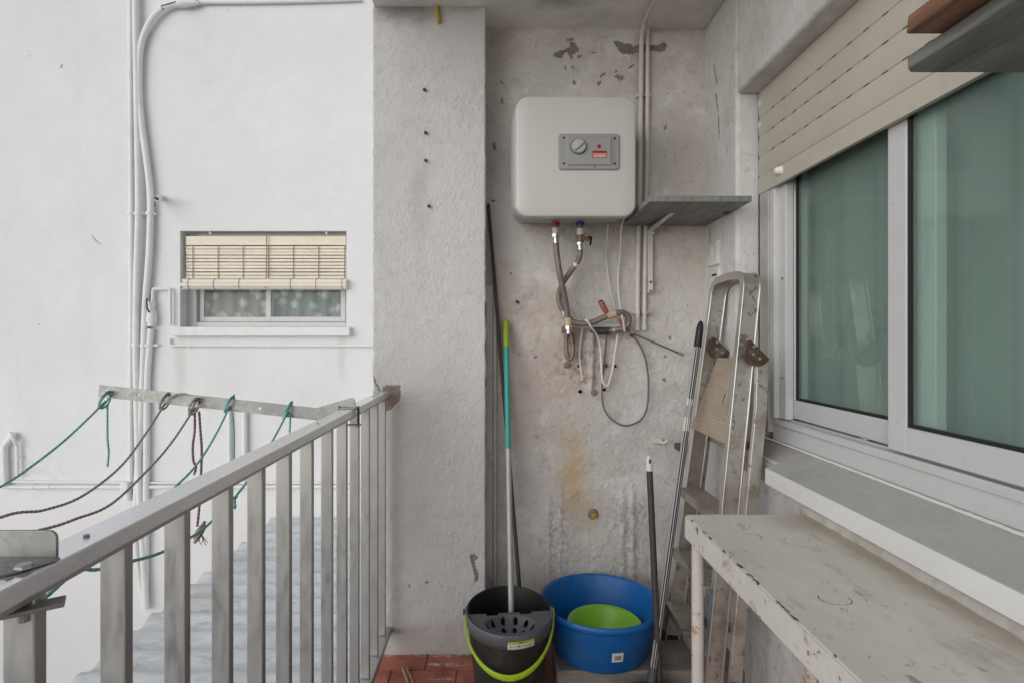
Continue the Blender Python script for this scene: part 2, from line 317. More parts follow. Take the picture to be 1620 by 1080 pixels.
M['table_edge'] = nmat('chipped_white_paint', (0.68, 0.66, 0.62), 0.6, var=0.05, vscale=8,
    dirt=[((0.44,0.25,0.13), 13, 0.8, 0.55, 0.63), ((0.12,0.045,0.022), 30, 0.95, 0.605, 0.645)], bump=0.3, bscale=60)
M['rust_leg'] = nmat('rusty_white_leg', (0.58, 0.55, 0.52), 0.6, var=0.05, vscale=10,
    dirt=[((0.42,0.22,0.10), 24, 0.8, 0.56, 0.63), ((0.18,0.06,0.03), 34, 0.95, 0.605, 0.65)], bump=0.2, bscale=60)
M['bucket'] = nmat('charcoal_bucket', (0.028, 0.027, 0.026), 0.5, var=0.2, vscale=12, dirt=[((0.10,0.088,0.075), 18, 0.45, 0.46, 0.7)], bump=0.1, bscale=60)
M['wringer'] = nmat('grey_wringer', (0.115, 0.122, 0.142), 0.45, var=0.08, vscale=12, dirt=((0.15,0.145,0.14)), dscale=20, damt=0.3, bump=0.05)
M['lime'] = nmat('lime_plastic', (0.36, 0.58, 0.025), 0.4, var=0.05, bump=0.03)
M['green_basin'] = nmat('green_basin', (0.27, 0.57, 0.045), 0.42, var=0.04, dirt=((0.36,0.5,0.18)), dscale=24, damt=0.35, bump=0.03, coat=0.1)
M['blue_tub'] = nmat('blue_tub', (0.006, 0.125, 0.42), 0.4, var=0.06, vscale=6, dirt=[((0.06,0.17,0.30), 9, 0.4, 0.48, 0.68), ((0.25,0.32,0.38), 26, 0.3, 0.60, 0.70)], bump=0.05, bscale=60, spec=0.45)
M['teal'] = nmat('teal_handle', (0.045, 0.34, 0.31), 0.4, var=0.05, bump=0.02)
M['lime_grip'] = nmat('lime_grip', (0.30, 0.40, 0.03), 0.5, var=0.08, bump=0.05)
M['pole_grey'] = nmat('grey_pole', (0.42, 0.42, 0.41), 0.4, metal=0.3, var=0.06, bump=0.03)
M['pole_silver'] = nmat('silver_pole', (0.46, 0.46, 0.46), 0.45, metal=0.25, var=0.04, bump=0.02)
M['pole_dark'] = nmat('dark_pole', (0.05, 0.048, 0.047), 0.5, var=0.12, vscale=30, bump=0.05)
M['darkgrey'] = nmat('dark_grey_plastic', (0.075, 0.077, 0.08), 0.5, var=0.1, bump=0.05)
M['paper'] = nmat('white_paper', (0.66, 0.65, 0.61), 0.7, var=0.05, bump=0)
M['peel'] = nmat('peeling_sticker', (0.47, 0.42, 0.365), 0.7, var=0.25, vscale=60, dirt=((0.25,0.19,0.15)), dscale=60, damt=0.7, bump=0.2)
M['ink'] = nmat('ink', (0.06, 0.06, 0.06), 0.7, var=0.1, bump=0)
M['rope_green'] = nmat('teal_rope', (0.17, 0.46, 0.41), 0.7, var=0.18, vscale=60, dirt=((0.30,0.33,0.36)), dscale=9, damt=0.5, bump=0.4, bscale=300)
M['rope_grey'] = nmat('grey_rope', (0.33, 0.305, 0.285), 0.8, var=0.3, vscale=140, dirt=((0.42,0.4,0.38)), dscale=150, damt=0.6, bump=0.5, bscale=300)
M['rope_purple'] = nmat('purple_rope', (0.23, 0.13, 0.16), 0.8, var=0.3, vscale=140, bump=0.5, bscale=300)
M['slat'] = nmat('varnished_blind_slat', (0.83, 0.755, 0.63), 0.6, var=0.07, vscale=14, dirt=((0.66,0.54,0.39)), dscale=9, damt=0.35, bump=0.08, stretch=(0.3,1,1))
M['slat_pale'] = nmat('pale_blind_slat', (0.82, 0.77, 0.67), 0.55, var=0.04, bump=0.05)
M['cord'] = nmat('blind_cord', (0.33, 0.25, 0.17), 0.8, var=0.1, bump=0)
M['yellow'] = nmat('yellow_plug', (0.42, 0.30, 0.05), 0.6, var=0.2, vscale=50, bump=0.1)
M['rusty'] = nmat('rusty_screw', (0.13, 0.085, 0.05), 0.7, var=0.3, vscale=60, bump=0.2)
M['plugbrown'] = nmat('corroded_plug', (0.25, 0.185, 0.12), 0.7, var=0.2, vscale=60, bump=0.3)
M['pine'] = nmat('peg_wood', (0.42, 0.27, 0.17), 0.7, var=0.15, vscale=60, bump=0.1)
M['mortar'] = nmat('white_mortar', (0.60, 0.58, 0.545), 0.9, var=0.1, vscale=12, dirt=((0.38,0.31,0.25)), dscale=8, damt=0.5, bump=0.5, bscale=70, bdist=0.004)
M['roofsheet'] = nmat('weathered_roof_sheet', (0.62, 0.65, 0.675), 0.5, var=0.16, vscale=16, dirt=[((0.72,0.73,0.75), 7, 0.75, 0.47, 0.62), ((0.33,0.37,0.40), 16, 0.55, 0.54, 0.66), ((0.40,0.38,0.33), 3, 0.4, 0.52, 0.66)], bump=0.3, bscale=60, bdist=0.004, stretch=(0.35,1,1))
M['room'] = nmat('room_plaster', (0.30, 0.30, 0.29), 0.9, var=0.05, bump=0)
def curtain_mat(name, col, lace):
    m = bpy.data.materials.new(name); m.use_nodes = True; t = m.node_tree; N = t.nodes; L = t.links; N.clear()
    o = N.new('ShaderNodeOutputMaterial'); d = N.new('ShaderNodeBsdfDiffuse'); tl = N.new('ShaderNodeBsdfTranslucent')
    g = N.new('ShaderNodeNewGeometry'); vo = N.new('ShaderNodeTexVoronoi'); vo.inputs['Scale'].default_value = 12 if lace else 3
    L.new(g.outputs['Position'], vo.inputs['Vector']); no = N.new('ShaderNodeTexNoise'); no.inputs['Scale'].default_value = 40; no.inputs['Detail'].default_value = 5
    L.new(g.outputs['Position'], no.inputs['Vector'])
    rp = N.new('ShaderNodeValToRGB'); rp.color_ramp.elements[0].position = 0.2; rp.color_ramp.elements[1].position = 0.55
    k = 0.42 if lace else 0.985
    rp.color_ramp.elements[0].color = (*col, 1); rp.color_ramp.elements[1].color = (*(c*k for c in col), 1)
    ad = N.new('ShaderNodeMath'); ad.operation = 'MULTIPLY_ADD'; L.new(no.outputs['Fac'], ad.inputs[0]); ad.inputs[1].default_value = 0.5; L.new(vo.outputs['Distance'], ad.inputs[2])
    sub = N.new('ShaderNodeMath'); sub.operation = 'SUBTRACT'; L.new(ad.outputs[0], sub.inputs[0]); sub.inputs[1].default_value = 0.22
    L.new(sub.outputs[0], rp.inputs[0]); L.new(rp.outputs[0], d.inputs['Color']); L.new(rp.outputs[0], tl.inputs['Color'])
    mx = N.new('ShaderNodeMixShader'); mx.inputs[0].default_value = 0.3
    L.new(d.outputs[0], mx.inputs[1]); L.new(tl.outputs[0], mx.inputs[2]); L.new(mx.outputs[0], o.inputs['Surface']); return m
M['curtain'] = curtain_mat('plain_curtain', (0.24, 0.275, 0.26), False)
M['lace'] = curtain_mat('lace_curtain', (0.95, 0.955, 0.95), True)
def glass_mat(name, tint, refl, rough=0.0, film=(0.6,0.6,0.6), lo=0.06, hi=0.12):
    m = bpy.data.materials.new(name); m.use_nodes = True; t = m.node_tree; N = t.nodes; L = t.links; N.clear()
    o = N.new('ShaderNodeOutputMaterial'); tr = N.new('ShaderNodeBsdfTransparent'); tr.inputs['Color'].default_value = (*tint, 1)
    gl = N.new('ShaderNodeBsdfGlossy'); gl.inputs['Roughness'].default_value = rough; gl.inputs['Color'].default_value = (0.92,1.0,0.97,1)
    fr = N.new('ShaderNodeFresnel'); fr.inputs['IOR'].default_value = refl
    # diffuse film that puts extra brightness into the pane
    df = N.new('ShaderNodeBsdfDiffuse'); df.inputs['Color'].default_value = (*film, 1)
    g = N.new('ShaderNodeNewGeometry'); no = N.new('ShaderNodeTexNoise'); no.inputs['Scale'].default_value = 2.5; no.inputs['Detail'].default_value = 6
    L.new(g.outputs['Position'], no.inputs['Vector']); mr = N.new('ShaderNodeMapRange'); mr.inputs[1].default_value = 0.35; mr.inputs[2].default_value = 0.7
    mr.inputs[3].default_value = lo; mr.inputs[4].default_value = hi; L.new(no.outputs['Fac'], mr.inputs[0])
    # the pane is a solid sheet: tint, film and mirror act where a ray enters it, the far face lets it out
    inv = N.new('ShaderNodeMath'); inv.operation = 'SUBTRACT'; inv.inputs[0].default_value = 1.0; L.new(g.outputs['Backfacing'], inv.inputs[1])
    f1 = N.new('ShaderNodeMath'); f1.operation = 'MULTIPLY'; L.new(mr.outputs[0], f1.inputs[0]); L.new(inv.outputs[0], f1.inputs[1])
    f2 = N.new('ShaderNodeMath'); f2.operation = 'MULTIPLY'; L.new(fr.outputs[0], f2.inputs[0]); L.new(inv.outputs[0], f2.inputs[1])
    tm_ = N.new('ShaderNodeMix'); tm_.data_type = 'RGBA'; L.new(g.outputs['Backfacing'], tm_.inputs[0]); tm_.inputs[6].default_value = (*tint, 1); tm_.inputs[7].default_value = (1,1,1,1)
    L.new(tm_.outputs[2], tr.inputs['Color'])
    m1 = N.new('ShaderNodeMixShader'); L.new(f1.outputs[0], m1.inputs[0]); L.new(tr.outputs[0], m1.inputs[1]); L.new(df.outputs[0], m1.inputs[2])
    m2 = N.new('ShaderNodeMixShader'); L.new(f2.outputs[0], m2.inputs[0]); L.new(m1.outputs[0], m2.inputs[1]); L.new(gl.outputs[0], m2.inputs[2])
    L.new(m2.outputs[0], o.inputs['Surface']); return m
M['glass_green'] = glass_mat('green_tinted_glass', (0.80, 0.945, 0.885), 1.42, film=(0.40, 0.555, 0.495), lo=0.29, hi=0.36, rough=0.01)
M['glass_clear'] = glass_mat('window_glass', (0.92, 0.93, 0.93), 1.3, film=(0.8,0.81,0.81), lo=0.05, hi=0.10)
M['glass_pale_green'] = glass_mat('pale_green_glass', (0.87, 0.94, 0.92), 1.3, film=(0.72,0.80,0.78), lo=0.05, hi=0.10)

# ================================================================== THE SETTING
BW, PF, RW = 2.30, 2.15, 0.857         # back wall depth, pillar face depth, window wall X
CEIL = 2.50
FY = 4.0                               # rendered wall across the light well
# floor slab with tiles
fl = MB().box(-0.475, 1.2, -1.2, 2.34, -0.25, -0.008).build('floor', M['grout'], kind='structure')
tm = {}
def tile(x0, x1, y0, y1):
    key = (round(x1-x0, 3), round(y1-y0, 3))
    if key not in tm:
        a, b = (x1-x0)/2, (y1-y0)/2
        mb = MB(); r0 = [(-a,-b),(a,-b),(a,b),(-a,b)]; k = 0.0025
        r1 = [(-a+k,-b+k),(a-k,-b+k),(a-k,b-k),(-a+k,b-k)]
        mb.loft([[(x,y,-0.009) for x,y in r0], [(x,y,-0.002) for x,y in r0], [(x,y,0) for x,y in r1]], cap0=False)
        me = mb.mesh('tile', 30); me.materials.append(M['tile']); tm[key] = me
    o = bpy.data.objects.new('tile', tm[key]); C.objects.link(o)
    o.location = ((x0+x1)/2, (y0+y1)/2, random.uniform(-0.0012, 0.0008)); o.rotation_euler = (random.uniform(-.004,.004), random.uniform(-.003,.003), 0)
    adopt(o, fl)
TL, TW, G = 0.24, 0.12, 0.004
row = 0; y1 = 2.172
while y1 > -1.1:
    off = -0.268 if row % 2 == 0 else -0.148
    x = off - 2*TL
    while x < RW:
        x0, x1 = max(x + G/2, -0.470), min(x + TL - G/2, RW + 0.01)
        if x1 - x0 > 0.02: tile(x0, x1, y1 - TW + G/2, y1 - G/2)
        x += TL
    y1 -= TW; row += 1
MB().box(0.205, RW + 0.01, 1.926, BW + 0.02, -0.02, 0.07).build('ledge', M['ledge'], bevel=0.006, kind='structure')
MB().box(-0.475, 1.3, 0.95, 4.2, CEIL, CEIL + 0.22).build('ceiling', M['ceiling'], kind='structure')  # slab cut short towards the camera so daylight reaches the balcony

# pillar (end of the wing wall), displaced stucco
def inpoly(poly, x, z):
    c_ = False; k = len(poly) - 1
    for i in range(len(poly)):
        xi, zi = poly[i]; xk, zk = poly[k]
        if (zi > z) != (zk > z) and x < (xk - xi)*(z - zi)/(zk - zi) + xi: c_ = not c_
        k = i
    return c_
def relief(name, x0, x1, z0, z1, Y, step, fn, mats, parent, edge=0.0, patches=()):
    """displaced plaster sheet; paint has come away inside each patch (photo-pixel outlines on the plane Y)"""
    polys = []
    for k, pts in patches:
        q = [(P(a, b, Y).x, P(a, b, Y).z) for a, b in pts]; polys.append((k, q, min(a for a, b in q)-.006, max(a for a, b in q)+.006, min(b for a, b in q)-.006, max(b for a, b in q)+.006))
    def hit(x, z):
        for k, q, xa, xb, za, zb in polys:
            if xa < x < xb and za < z < zb:
                if inpoly(q, x + .0035*fbm(x*130, z*130, 1, 2), z + .0035*fbm(x*130, z*130, 6, 2)): return k
        return 0
    nx = max(2, int((x1-x0)/step)); nz = max(2, int((z1-z0)/step)); V = []; Fc = []; mi = []
    for j in range(nz+1):
        z = z0 + (z1-z0)*j/nz
        for i in range(nx+1):
            x = x0 + (x1-x0)*i/nx
            d = fn(x, z); xx = x
            if hit(x, z): d -= .0035
            if edge and i in (0, nx):
                xx += edge*(fbm(3+i, z*14, 0) + 0.5*fbm(9+i, z*50, 1)); d = d - 0.004
            V.append((xx, Y - d, z))
    for j in range(nz):
        for i in range(nx):
            a = j*(nx+1)+i; Fc.append((a, a+1, a+nx+2, a+nx+1))
            mi.append(hit(x0 + (x1-x0)*(i+.5)/nx, z0 + (z1-z0)*(j+.5)/nz))
    b = len(V)
    for j in range(nz+1):
        for i in (0, nx):
            q = V[j*(nx+1)+i]; V.append((q[0], Y+0.06, q[2]))
    for j in range(nz):
        Fc.append((j*(nx+1), (j+1)*(nx+1), b+2*(j+1), b+2*j)); mi.append(0)
        Fc.append((j*(nx+1)+nx, (j+1)*(nx+1)+nx, b+2*(j+1)+1, b+2*j+1)); mi.append(0)
    o = MB().add(V, Fc).build(name, mats[0], parent, smooth=70)
    for m in mats[1:]: o.data.materials.append(m)
    o.data.polygons.foreach_set('material_index', mi)
    return o
BACK_PATCH = [(1, [(874,87),(880,82),(890,80),(897,77),(902,74),(903,67),(907,65),(911,70),(916,78),(917,80),(910,84),(905,86),(908,92),(904,94),(900,86),(898,82),(892,86),(888,93),(884,92),(878,91)]),
  (1, [(971,66),(974,64),(985,66),(998,69),(1004,73),(1009,70),(1024,70),(1036,72),(1042,72),(1048,66),(1054,68),(1056,74),(1052,80),(1044,82),(1034,80),(1024,83),(1010,83),(1004,86),(996,85),(985,84),(978,77)])]
for q in ([(895,61),(903,60),(912,61),(905,64),(898,65)], [(912,92),(917,86),(921,88),(918,92)], [(903,105),(907,103),(910,107),(906,109)], [(892,107),(897,106),(896,112)],
          [(948,121),(953,116),(960,114),(957,119),(951,123)], [(972,120),(977,118),(985,118),(987,126),(981,128),(975,123)], [(972,112),(976,110),(978,114),(974,115)],
          [(945,130),(950,127),(952,132),(947,137)], [(906,130),(910,127),(912,133),(908,135)], [(993,107),(1003,101),(1005,104),(997,108)],
          [(936,83),(941,81),(942,86)], [(791,129),(794,127),(796,132),(793,134)], [(792,158),(795,155),(797,164),(793,165)], [(778,228),(783,225),(786,236),(780,239)],
          [(1050,207),(1053,195),(1057,200),(1053,206)], [(1047,600),(1052,597),(1055,602),(1050,604)], [(815,475),(821,477),(822,482),(816,481)],
          [(1057,533),(1061,531),(1064,535),(1060,538)], [(1050,563),(1053,561),(1056,564),(1052,566)], [(845,563),(849,561),(850,566),(846,566)], [(806,431),(810,430),(811,434),(807,434)],
          [(775,316),(784,318),(784,320),(776,319)]): BACK_PATCH.append((2, q))
PILLAR_PATCH = [(1, [(606,613),(612,609),(622,610),(633,609),(634,622),(632,634),(626,639),(622,645),(617,649),(611,651),(606,640),(604,628)]),
  (1, [(743,878),(750,876),(757,882),(752,888),(753,896),(758,908),(757,919),(752,921),(750,907),(747,894)]), (1, [(589,595),(592,594),(595,602),(592,604)]), (1, [(591,602),(594,601),(603,617),(601,620)]),
  (1, [(672,920),(678,918),(676,924)]), (1, [(645,925),(649,923),(648,930)])]
def pil_fn(x, z):
    a = fbm(x*38 + z*8, z*30, 0.3, 4); c = fbm(x*120 + z*25, z*95, 2.1, 3); l = fbm(x*6, z*5, 7, 2)
    k = .35 + .9*max(0, min(1, .5 + fbm(x*4.5, z*3, 21, 2)))
    return k*(0.0010*max(-0.3, a) + 0.0019*max(-0.15, c)) + 0.003*l + .0018*max(0, fbm(x*9 + z*4, z*16, 33, 2))
PX0, PX1 = -0.482, -0.046
pillar = empty('pillar', ((PX0+PX1)/2, PF, 0), 'rough white stucco pillar between the railing and the heater alcove', 'pillar')
relief('stucco_face', PX0, PX1, 0.0, CEIL, PF, 0.004, pil_fn, (M['pillar'], M['bare_brown']), pillar, 0.0035, PILLAR_PATCH)
MB().box(PX0+0.004, PX1-0.003, PF+0.012, FY, -0.2, CEIL).build('pillar_core', M['pillar'], pillar)

# back wall of the alcove
def ridge(x, z, cx, w_, z0, z1, h):
    if z < z0 - 0.03 or z > z1 + 0.03: return 0
    k = min(1, (z - z0 + 0.03)/0.06, (z1 + 0.03 - z)/0.06)
    return h*k*math.exp(-((x - cx + 0.006*fbm(cx*9, z*6, 3))/w_)**2)
def back_fn(x, z):
    d = 0.0016*fbm(x*30, z*26, 5, 4) + 0.0012*fbm(x*90, z*90, 8, 2) + 0.004*fbm(x*3.2, z*3, 1, 2)
    d += ridge(x, z, 0.516, 0.011, 0.0, 0.62, 0.005) + ridge(x, z, 0.560, 0.012, 0.0, 0.60, 0.006) + ridge(x, z, 0.212, 0.007, 0.0, 0.58, 0.0035) + ridge(x, z, 0.262, 0.007, 0.1, 0.60, 0.003)
    d += ridge(x, z, 0.388, 0.013, 1.0, 1.26, 0.016) + ridge(x, z, 0.002, 0.004, 0, 1.4, 0.004)
    if 0.44 < x < 0.66 and 0.25 < z < 0.62: d += 0.004*max(0, fbm(x*26, z*18, 12, 3))
    if 0.18 < x < 0.34 and 0.2 < z < 0.6: d += 0.003*max(0, fbm(x*30, z*20, 14, 3))
    return d
back = empty('back_wall', (0.4, BW, 0), 'stained off-white plaster wall behind the water heater', 'wall')
relief('plaster_face', -0.06, RW + 0.02, 0.0, CEIL, BW, 0.0046, back_fn, (M['back'], M['bare'], M['bare_brown']), back, 0, BACK_PATCH)
MB().box(-0.045, 1.25, BW + 0.03, FY, -0.2, CEIL).build('wall_core', M['back'], back)

# window wall on the other side
WY0, WY1, WZ0, WZ1 = 0.70, 1.995, 0.86, 2.095      # opening in the window wall
right = empty('window_wall', (RW, 1.2, 0), 'off-white plaster wall round the sliding window', 'wall')
MB().box(RW, 1.16, WY1, BW + 0.05, -0.02, CEIL).build('jamb_plaster', M['rightwall'], right, bevel=0.012, segs=3)
MB().box(RW, 1.16, WY0, WY1 - 0.0005, WZ1, CEIL).build('lintel_plaster', M['rightwall'], right, bevel=0.012, segs=3)
MB().box(RW, 1.16, WY0, WY1 - 0.0005, -0.02, WZ0 - 0.02).build('apron_plaster', M['rightwall'], right)
MB().box(RW, 1.16, -1.2, WY0 - 0.0005, -0.02, CEIL).build('jamb_plaster', M['rightwall'], right, bevel=0.012, segs=3)

# white wall across the light well, with a window opening
WX0, WX1, OZ0, OZ1 = -2.282, -1.086, 1.29, 1.982
facade = empty('courtyard_wall', (-2.2, FY, -2), 'tall white rendered wall across the light well', 'wall')
fm = MB()
fm.box(-7.0, WX0, FY, FY+0.16, -3.2, 5.2).box(WX1, -0.30, FY, FY+0.16, -3.2, 5.2)
fm.box(WX0, WX1, FY, FY+0.16, -3.2, OZ0).box(WX0, WX1, FY, FY+0.16, OZ1, 5.2)
fm.build('render_face', M['facade'], facade)
MB().box(-7.3, -7.0, -5, FY+0.2, -3.2, -0.6).build('far_court_wall', M['court'], kind='structure')  # unseen wall, kept low so the sun clears it
MB().box(-7.3, -0.45, -5, FY+0.2, -3.4, -3.2).build('court_ground', M['court'], kind='structure')
MB().box(-0.46, 1.3, -1.2, FY, -3.2, -0.252).build('lower_storey', M['court'], kind='structure')
# rooms behind the two windows
def room(x0, x1, y0, y1, z0, z1, opening):
    mb = MB(); v = [(x0,y0,z0),(x1,y0,z0),(x1,y1,z0),(x0,y1,z0),(x0,y0,z1),(x1,y0,z1),(x1,y1,z1),(x0,y1,z1)]
    faces = {'bottom':(0,1,2,3),'top':(4,7,6,5),'y0':(0,4,5,1),'x1':(1,5,6,2),'y1':(2,6,7,3),'x0':(3,7,4,0)}
    mb.add(v, [f for k, f in faces.items() if k != opening]); return mb.build('room_interior', M['room'], kind='structure', smooth=0)
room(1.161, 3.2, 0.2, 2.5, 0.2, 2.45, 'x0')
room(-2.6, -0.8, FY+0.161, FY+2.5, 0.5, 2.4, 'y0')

# ------------------------------------------------------------------ marks in the plaster (flaked paint, holes, screws)
def jag(poly, amp, n=5, seed=0):
    rnd = random.Random(seed); out = []
    for i in range(len(poly)):
        a = Vector((*poly[i], 0)); b = Vector((*poly[(i+1) % len(poly)], 0)); d = b - a; nn = Vector((-d.y, d.x, 0))
        if nn.length > 1e-9: nn.normalize()
        for k in range(n):
            t = k/n; q = a + d*t + nn*rnd.uniform(-amp, amp)*(1 if k else 0.5) + d*rnd.uniform(-.3, .3)/n*(1 if k else 0)
            out.append((q.x, q.y))
    return out
_pk = [0]
def flake(name, pts, Y, mat, parent, amp=1.1, n=4, off=0.0045):
    """bare patch where the paint has come away; pts in photo pixels on the plane Y"""
    _pk[0] += 1
    if n: pts = jag(pts, amp, n, _pk[0])
    A = [P(x, y, Y) for x, y in pts]
    c = sum(A, Vector())/len(A)
    bm = bmesh.new(); vv = [bm.verts.new((q.x, Y - off, q.z)) for q in A]
    es = [bm.edges.new((vv[i], vv[(i+1) % len(vv)])) for i in range(len(vv))]
    bmesh.ops.triangle_fill(bm, use_beauty=True, edges=es); bm.verts.index_update()
    m = MB(); m.add([q.co.copy() for q in bm.verts], [[q.index for q in f.verts] for f in bm.faces])
    k = len(m.v); n_ = len(vv)
    m.add([(q.x, Y + 0.004, q.z) for q in A], []); m.f += [(i, (i+1) % n_, k + (i+1) % n_, k + i) for i in range(n_)]
    bm.free(); return m.build(name, mat, parent, smooth=0)
def pin(name, px, py, Y, r, mat, parent, length=0.006, n=12, depth=0.0):
    c = P(px, py, Y - depth); return MB().tube([c + Vector((0, 0.01, 0)), c - Vector((0, length, 0))], r, n).build(name, mat, parent)
# pipe stubs, plugs and drilled holes low on the back wall
for px, py, r, mat in ((896,577,.013,'plugbrown'), (939,620,.013,'plugbrown'), (957,578,.010,'rusty')):
    c = P(px, py, BW); o = MB().tube([c+Vector((0,.01,0)), c-Vector((0,.009,0)), c-Vector((0,.011,0))], [r, r, r*.8], 14).build('capped_pipe_end', M[mat], back)
def drill(px, py, r, parent=back, Y=BW):
    c = P(px, py, Y - 0.004)
    MB().loft([[c + Vector((a*1.1, .004, b*1.1)) for a, b in circ(14, r)], [c + Vector((a, -.001, b)) for a, b in circ(14, r)]]).build('drilled_hole', M['hole'], parent)
for px, py, r in ((973,579,.006), (918,619,.0075), (956,616,.006), (983,796,.004), (819,477,.004), (916,579,.005)): drill(px, py, r)
# drain stub with a yellow, corroded end
c = P(938, 812, BW); o = MB().tube([c+Vector((0,.01,0)), c-Vector((0,.004,0)), c-Vector((0,.012,0))], [.024,.022,.017], 18).build('drain_stub', M['plugbrown'], back)
MB().tube([c+Vector((0.003,-.009,-.005)), c+Vector((.003,-.019,-.008))], [.012,.009], 12).build('corroded_mouth', M['yellow'], o)
for px, py in ((671,142),(673,210),(673,254),(678,326)):
    c = P(px, py, PF - 0.002)
    o = MB().tube([c+Vector((0,.01,0)), c+Vector((.001,-.006,-.001)), c+Vector((.004,-.012,-.006))], [.0075,.006,.0035], 10).build('rusty_screw', M['rusty'], pillar)
MB().tube([P(691,8,PF-.006), P(692,20,PF-.008), P(694,33,PF-.008), P(694,38,PF-.005)], [.007,.009,.008,.003], 10).build('yellow_plug', M['yellow'], pillar)
# window wall: painted-over switch plates, cracks
def wflake(name, pts, mat, parent):   # pts (Y, Z) on the window wall
    m = MB(); pts = jag(pts, 0.004, 7, int(pts[0][0]*1e4)); m.loft([[(RW+.003, a, b) for a, b in pts], [(RW-.0015, a, b) for a, b in pts]]); return m.build(name, mat, parent, smooth=0)
for (ya, za, yb, zb) in ((2.20,2.30,2.17,2.21),(2.18,2.18,2.16,2.10),(2.155,2.08,2.15,1.99),(2.245,1.66,2.24,1.58)):
    wflake('plaster_crack', [(ya-.001,za),(ya+.002,za),(yb+.001,zb),(yb-.002,zb)], M['bare_brown'], right)
sw = empty('light_switch', (RW, 2.19, 1.55), 'painted-over switch plate on the side wall under the corner shelf', 'switch')
mb = MB(); mb.loft([[(RW-d_, 2.195+a, 1.553+b) for a, b in rrect(-.052+e, .052-e, -.048+e, .048-e, .006)] for d_, e in ((-.005,0),(.008,0),(.011,.003))]); mb.build('plate', M['rightwall'], sw)
mb = MB(); mb.loft([[(RW-.010-d_, 2.192+a, 1.56+b) for a, b in circ(16, .010*k_, .026*k_)] for d_, k_ in ((0,1),(.004,1),(.007,.7))]); mb.build('toggle', M['rightwall'], sw)
sk = empty('socket_box', (RW, 2.17, 1.43), 'painted-over cover plate with a dark slot behind the ladder top', 'socket')
mb = MB(); mb.loft([[(RW-d_, 2.185+a, 1.44+b) for a, b in rrect(-.050+e, .050-e, -.055+e, .055-e, .006)] for d_, e in ((-.005,0),(.007,0),(.010,.003))]); mb.build('plate', M['rightwall'], sk)
MB().box(RW-.012, RW, 2.150, 2.195, 1.463, 1.470).build('slot', M['hole'], sk)

# trunking board standing in the corner beside the pillar
tb = empty('trim_board', (-0.02, 2.28, 0), 'narrow grey-brown trim board standing in the corner beside the pillar', 'board')
MB().box(-0.047, -0.020, 2.272, 2.2925, 0.0, 1.436).build('outer_strip', M['rightwall'], tb, bevel=0.002)
MB().box(-0.0175, -0.004, 2.279, 2.2925, 0.0, 1.425).build('inner_strip', M['rightwall'], tb, bevel=0.002)
c = P(778, 451, 2.27); MB().tube([c+Vector((-.012,.003,0)), c+Vector((.006,-.002,0))], .003, 8).build('screw', M['chrome'], tb)

# ================================================================== RAILING
rail = empty('railing', (-0.435, 1.0, 0.1), 'grey aluminium balcony railing with upright flat balusters', 'railing')
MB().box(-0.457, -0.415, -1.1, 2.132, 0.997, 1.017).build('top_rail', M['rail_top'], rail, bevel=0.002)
MB().box(-0.450, -0.421, -1.1, 2.139, 0.9905, 0.9968).build('rail_channel', M['alu'], rail)
MB().box(-0.452, -0.408, -1.1, 2.146, 0.084, 0.108).build('bottom_rail', M['alu'], rail, bevel=0.002)
bme = MB().box(-0.014, 0.014, 0, 0.0155, 0.1085, 0.9915).mesh('baluster', 30); bme.materials.append(M['alu'])
vals = [880*.42/.245, 880*.42/.372, 734, 590, 495, 424.5, 372, 329, 293.6, 262, 239, 219.5, 203, 189.4, 177.5]
ys = [-1.0, -.87, -.745, -.62, -.49, -.365, -.24, -.115, .005, .13] + [369.6/v for v in vals]
for y in ys:
    o = bpy.data.objects.new('baluster', bme); C.objects.link(o); o.location = (-0.434, y, 0); o.rotation_euler = (0, 0, random.uniform(-.02, .02))
    m_ = o.modifiers.new('bevel', 'BEVEL'); m_.width = 0.0015; m_.segments = 2
    adopt(o, rail)
for y in (0.59, 1.35, 1.95): MB().tube([(-.436, y, 1.016), (-.436, y, 1.0195)], .003, 8).build('rivet', M['galv'], rail)

# ================================================================== CLOTHES LINE
far_arm = empty('drying_arm', P(560, 650, 1.68), 'galvanised steel angle arm with tied ropes reaching out past the railing', 'clothes line arm')
A0 = P(157, 617.5, 1.70); A1 = P(503, 654.5, 1.70)
ax = (A1 - A0); LL = ax.length; u_ = ax.normalized(); v_ = Vector((0,1,0)).cross(u_)*-1
if v_.z < 0: v_ = -v_
hol = []
for px, py in ((219,623),(411,647),(170,618)):
    q = P(px, py, 1.70) - A0; hol.append([(q.dot(u_) + a, q.dot(v_)*0.3 + b) for a, b in circ(12, .0052)])
plate_holes([(0,-.0185),(LL,-.0185),(LL,.0185),(0,.0185)], hol, A0, u_, v_, .0025).build('upright_flange', M['galv'], far_arm, smooth=30)
MB().obox((A0+A1)/2 + Vector((0,.020,0)) - v_*.0170, (u_, Vector((0,1,0)), v_), (LL/2-.02, .0165, .0013)).build('lower_flange', M['galv'], far_arm)
B0 = A1 - u_*.004 + Vector((0,-.004,0)); B1 = P(563, 638, 1.635); t_ = (B1-B0); BL = t_.length; tu = t_.normalized(); tv = (Vector((0,0,1)) - tu*tu.z).normalized()
poly = [(0,-.020),(BL*.5,-.016),(BL,-.017),(BL,.010)] + [(BL-.012+.012*math.cos(R(a)), .010+.010*math.sin(R(a))) for a in (15,35,55,75,90)] + [(0,.018)]
MB().prism(poly, B0, tu, tv, .003).build('bracket_plate', M['galv'], far_arm, bevel=.0008)
MB().box(-.462, -.412, 1.615, 1.665, 1.0175, 1.0205).build('clamp_top', M['galv'], far_arm, bevel=.0008)
MB().box(-.468, -.402, 1.622, 1.646, .967, .9705).build('clamp_bottom', M['galv'], far_arm, bevel=.0008)
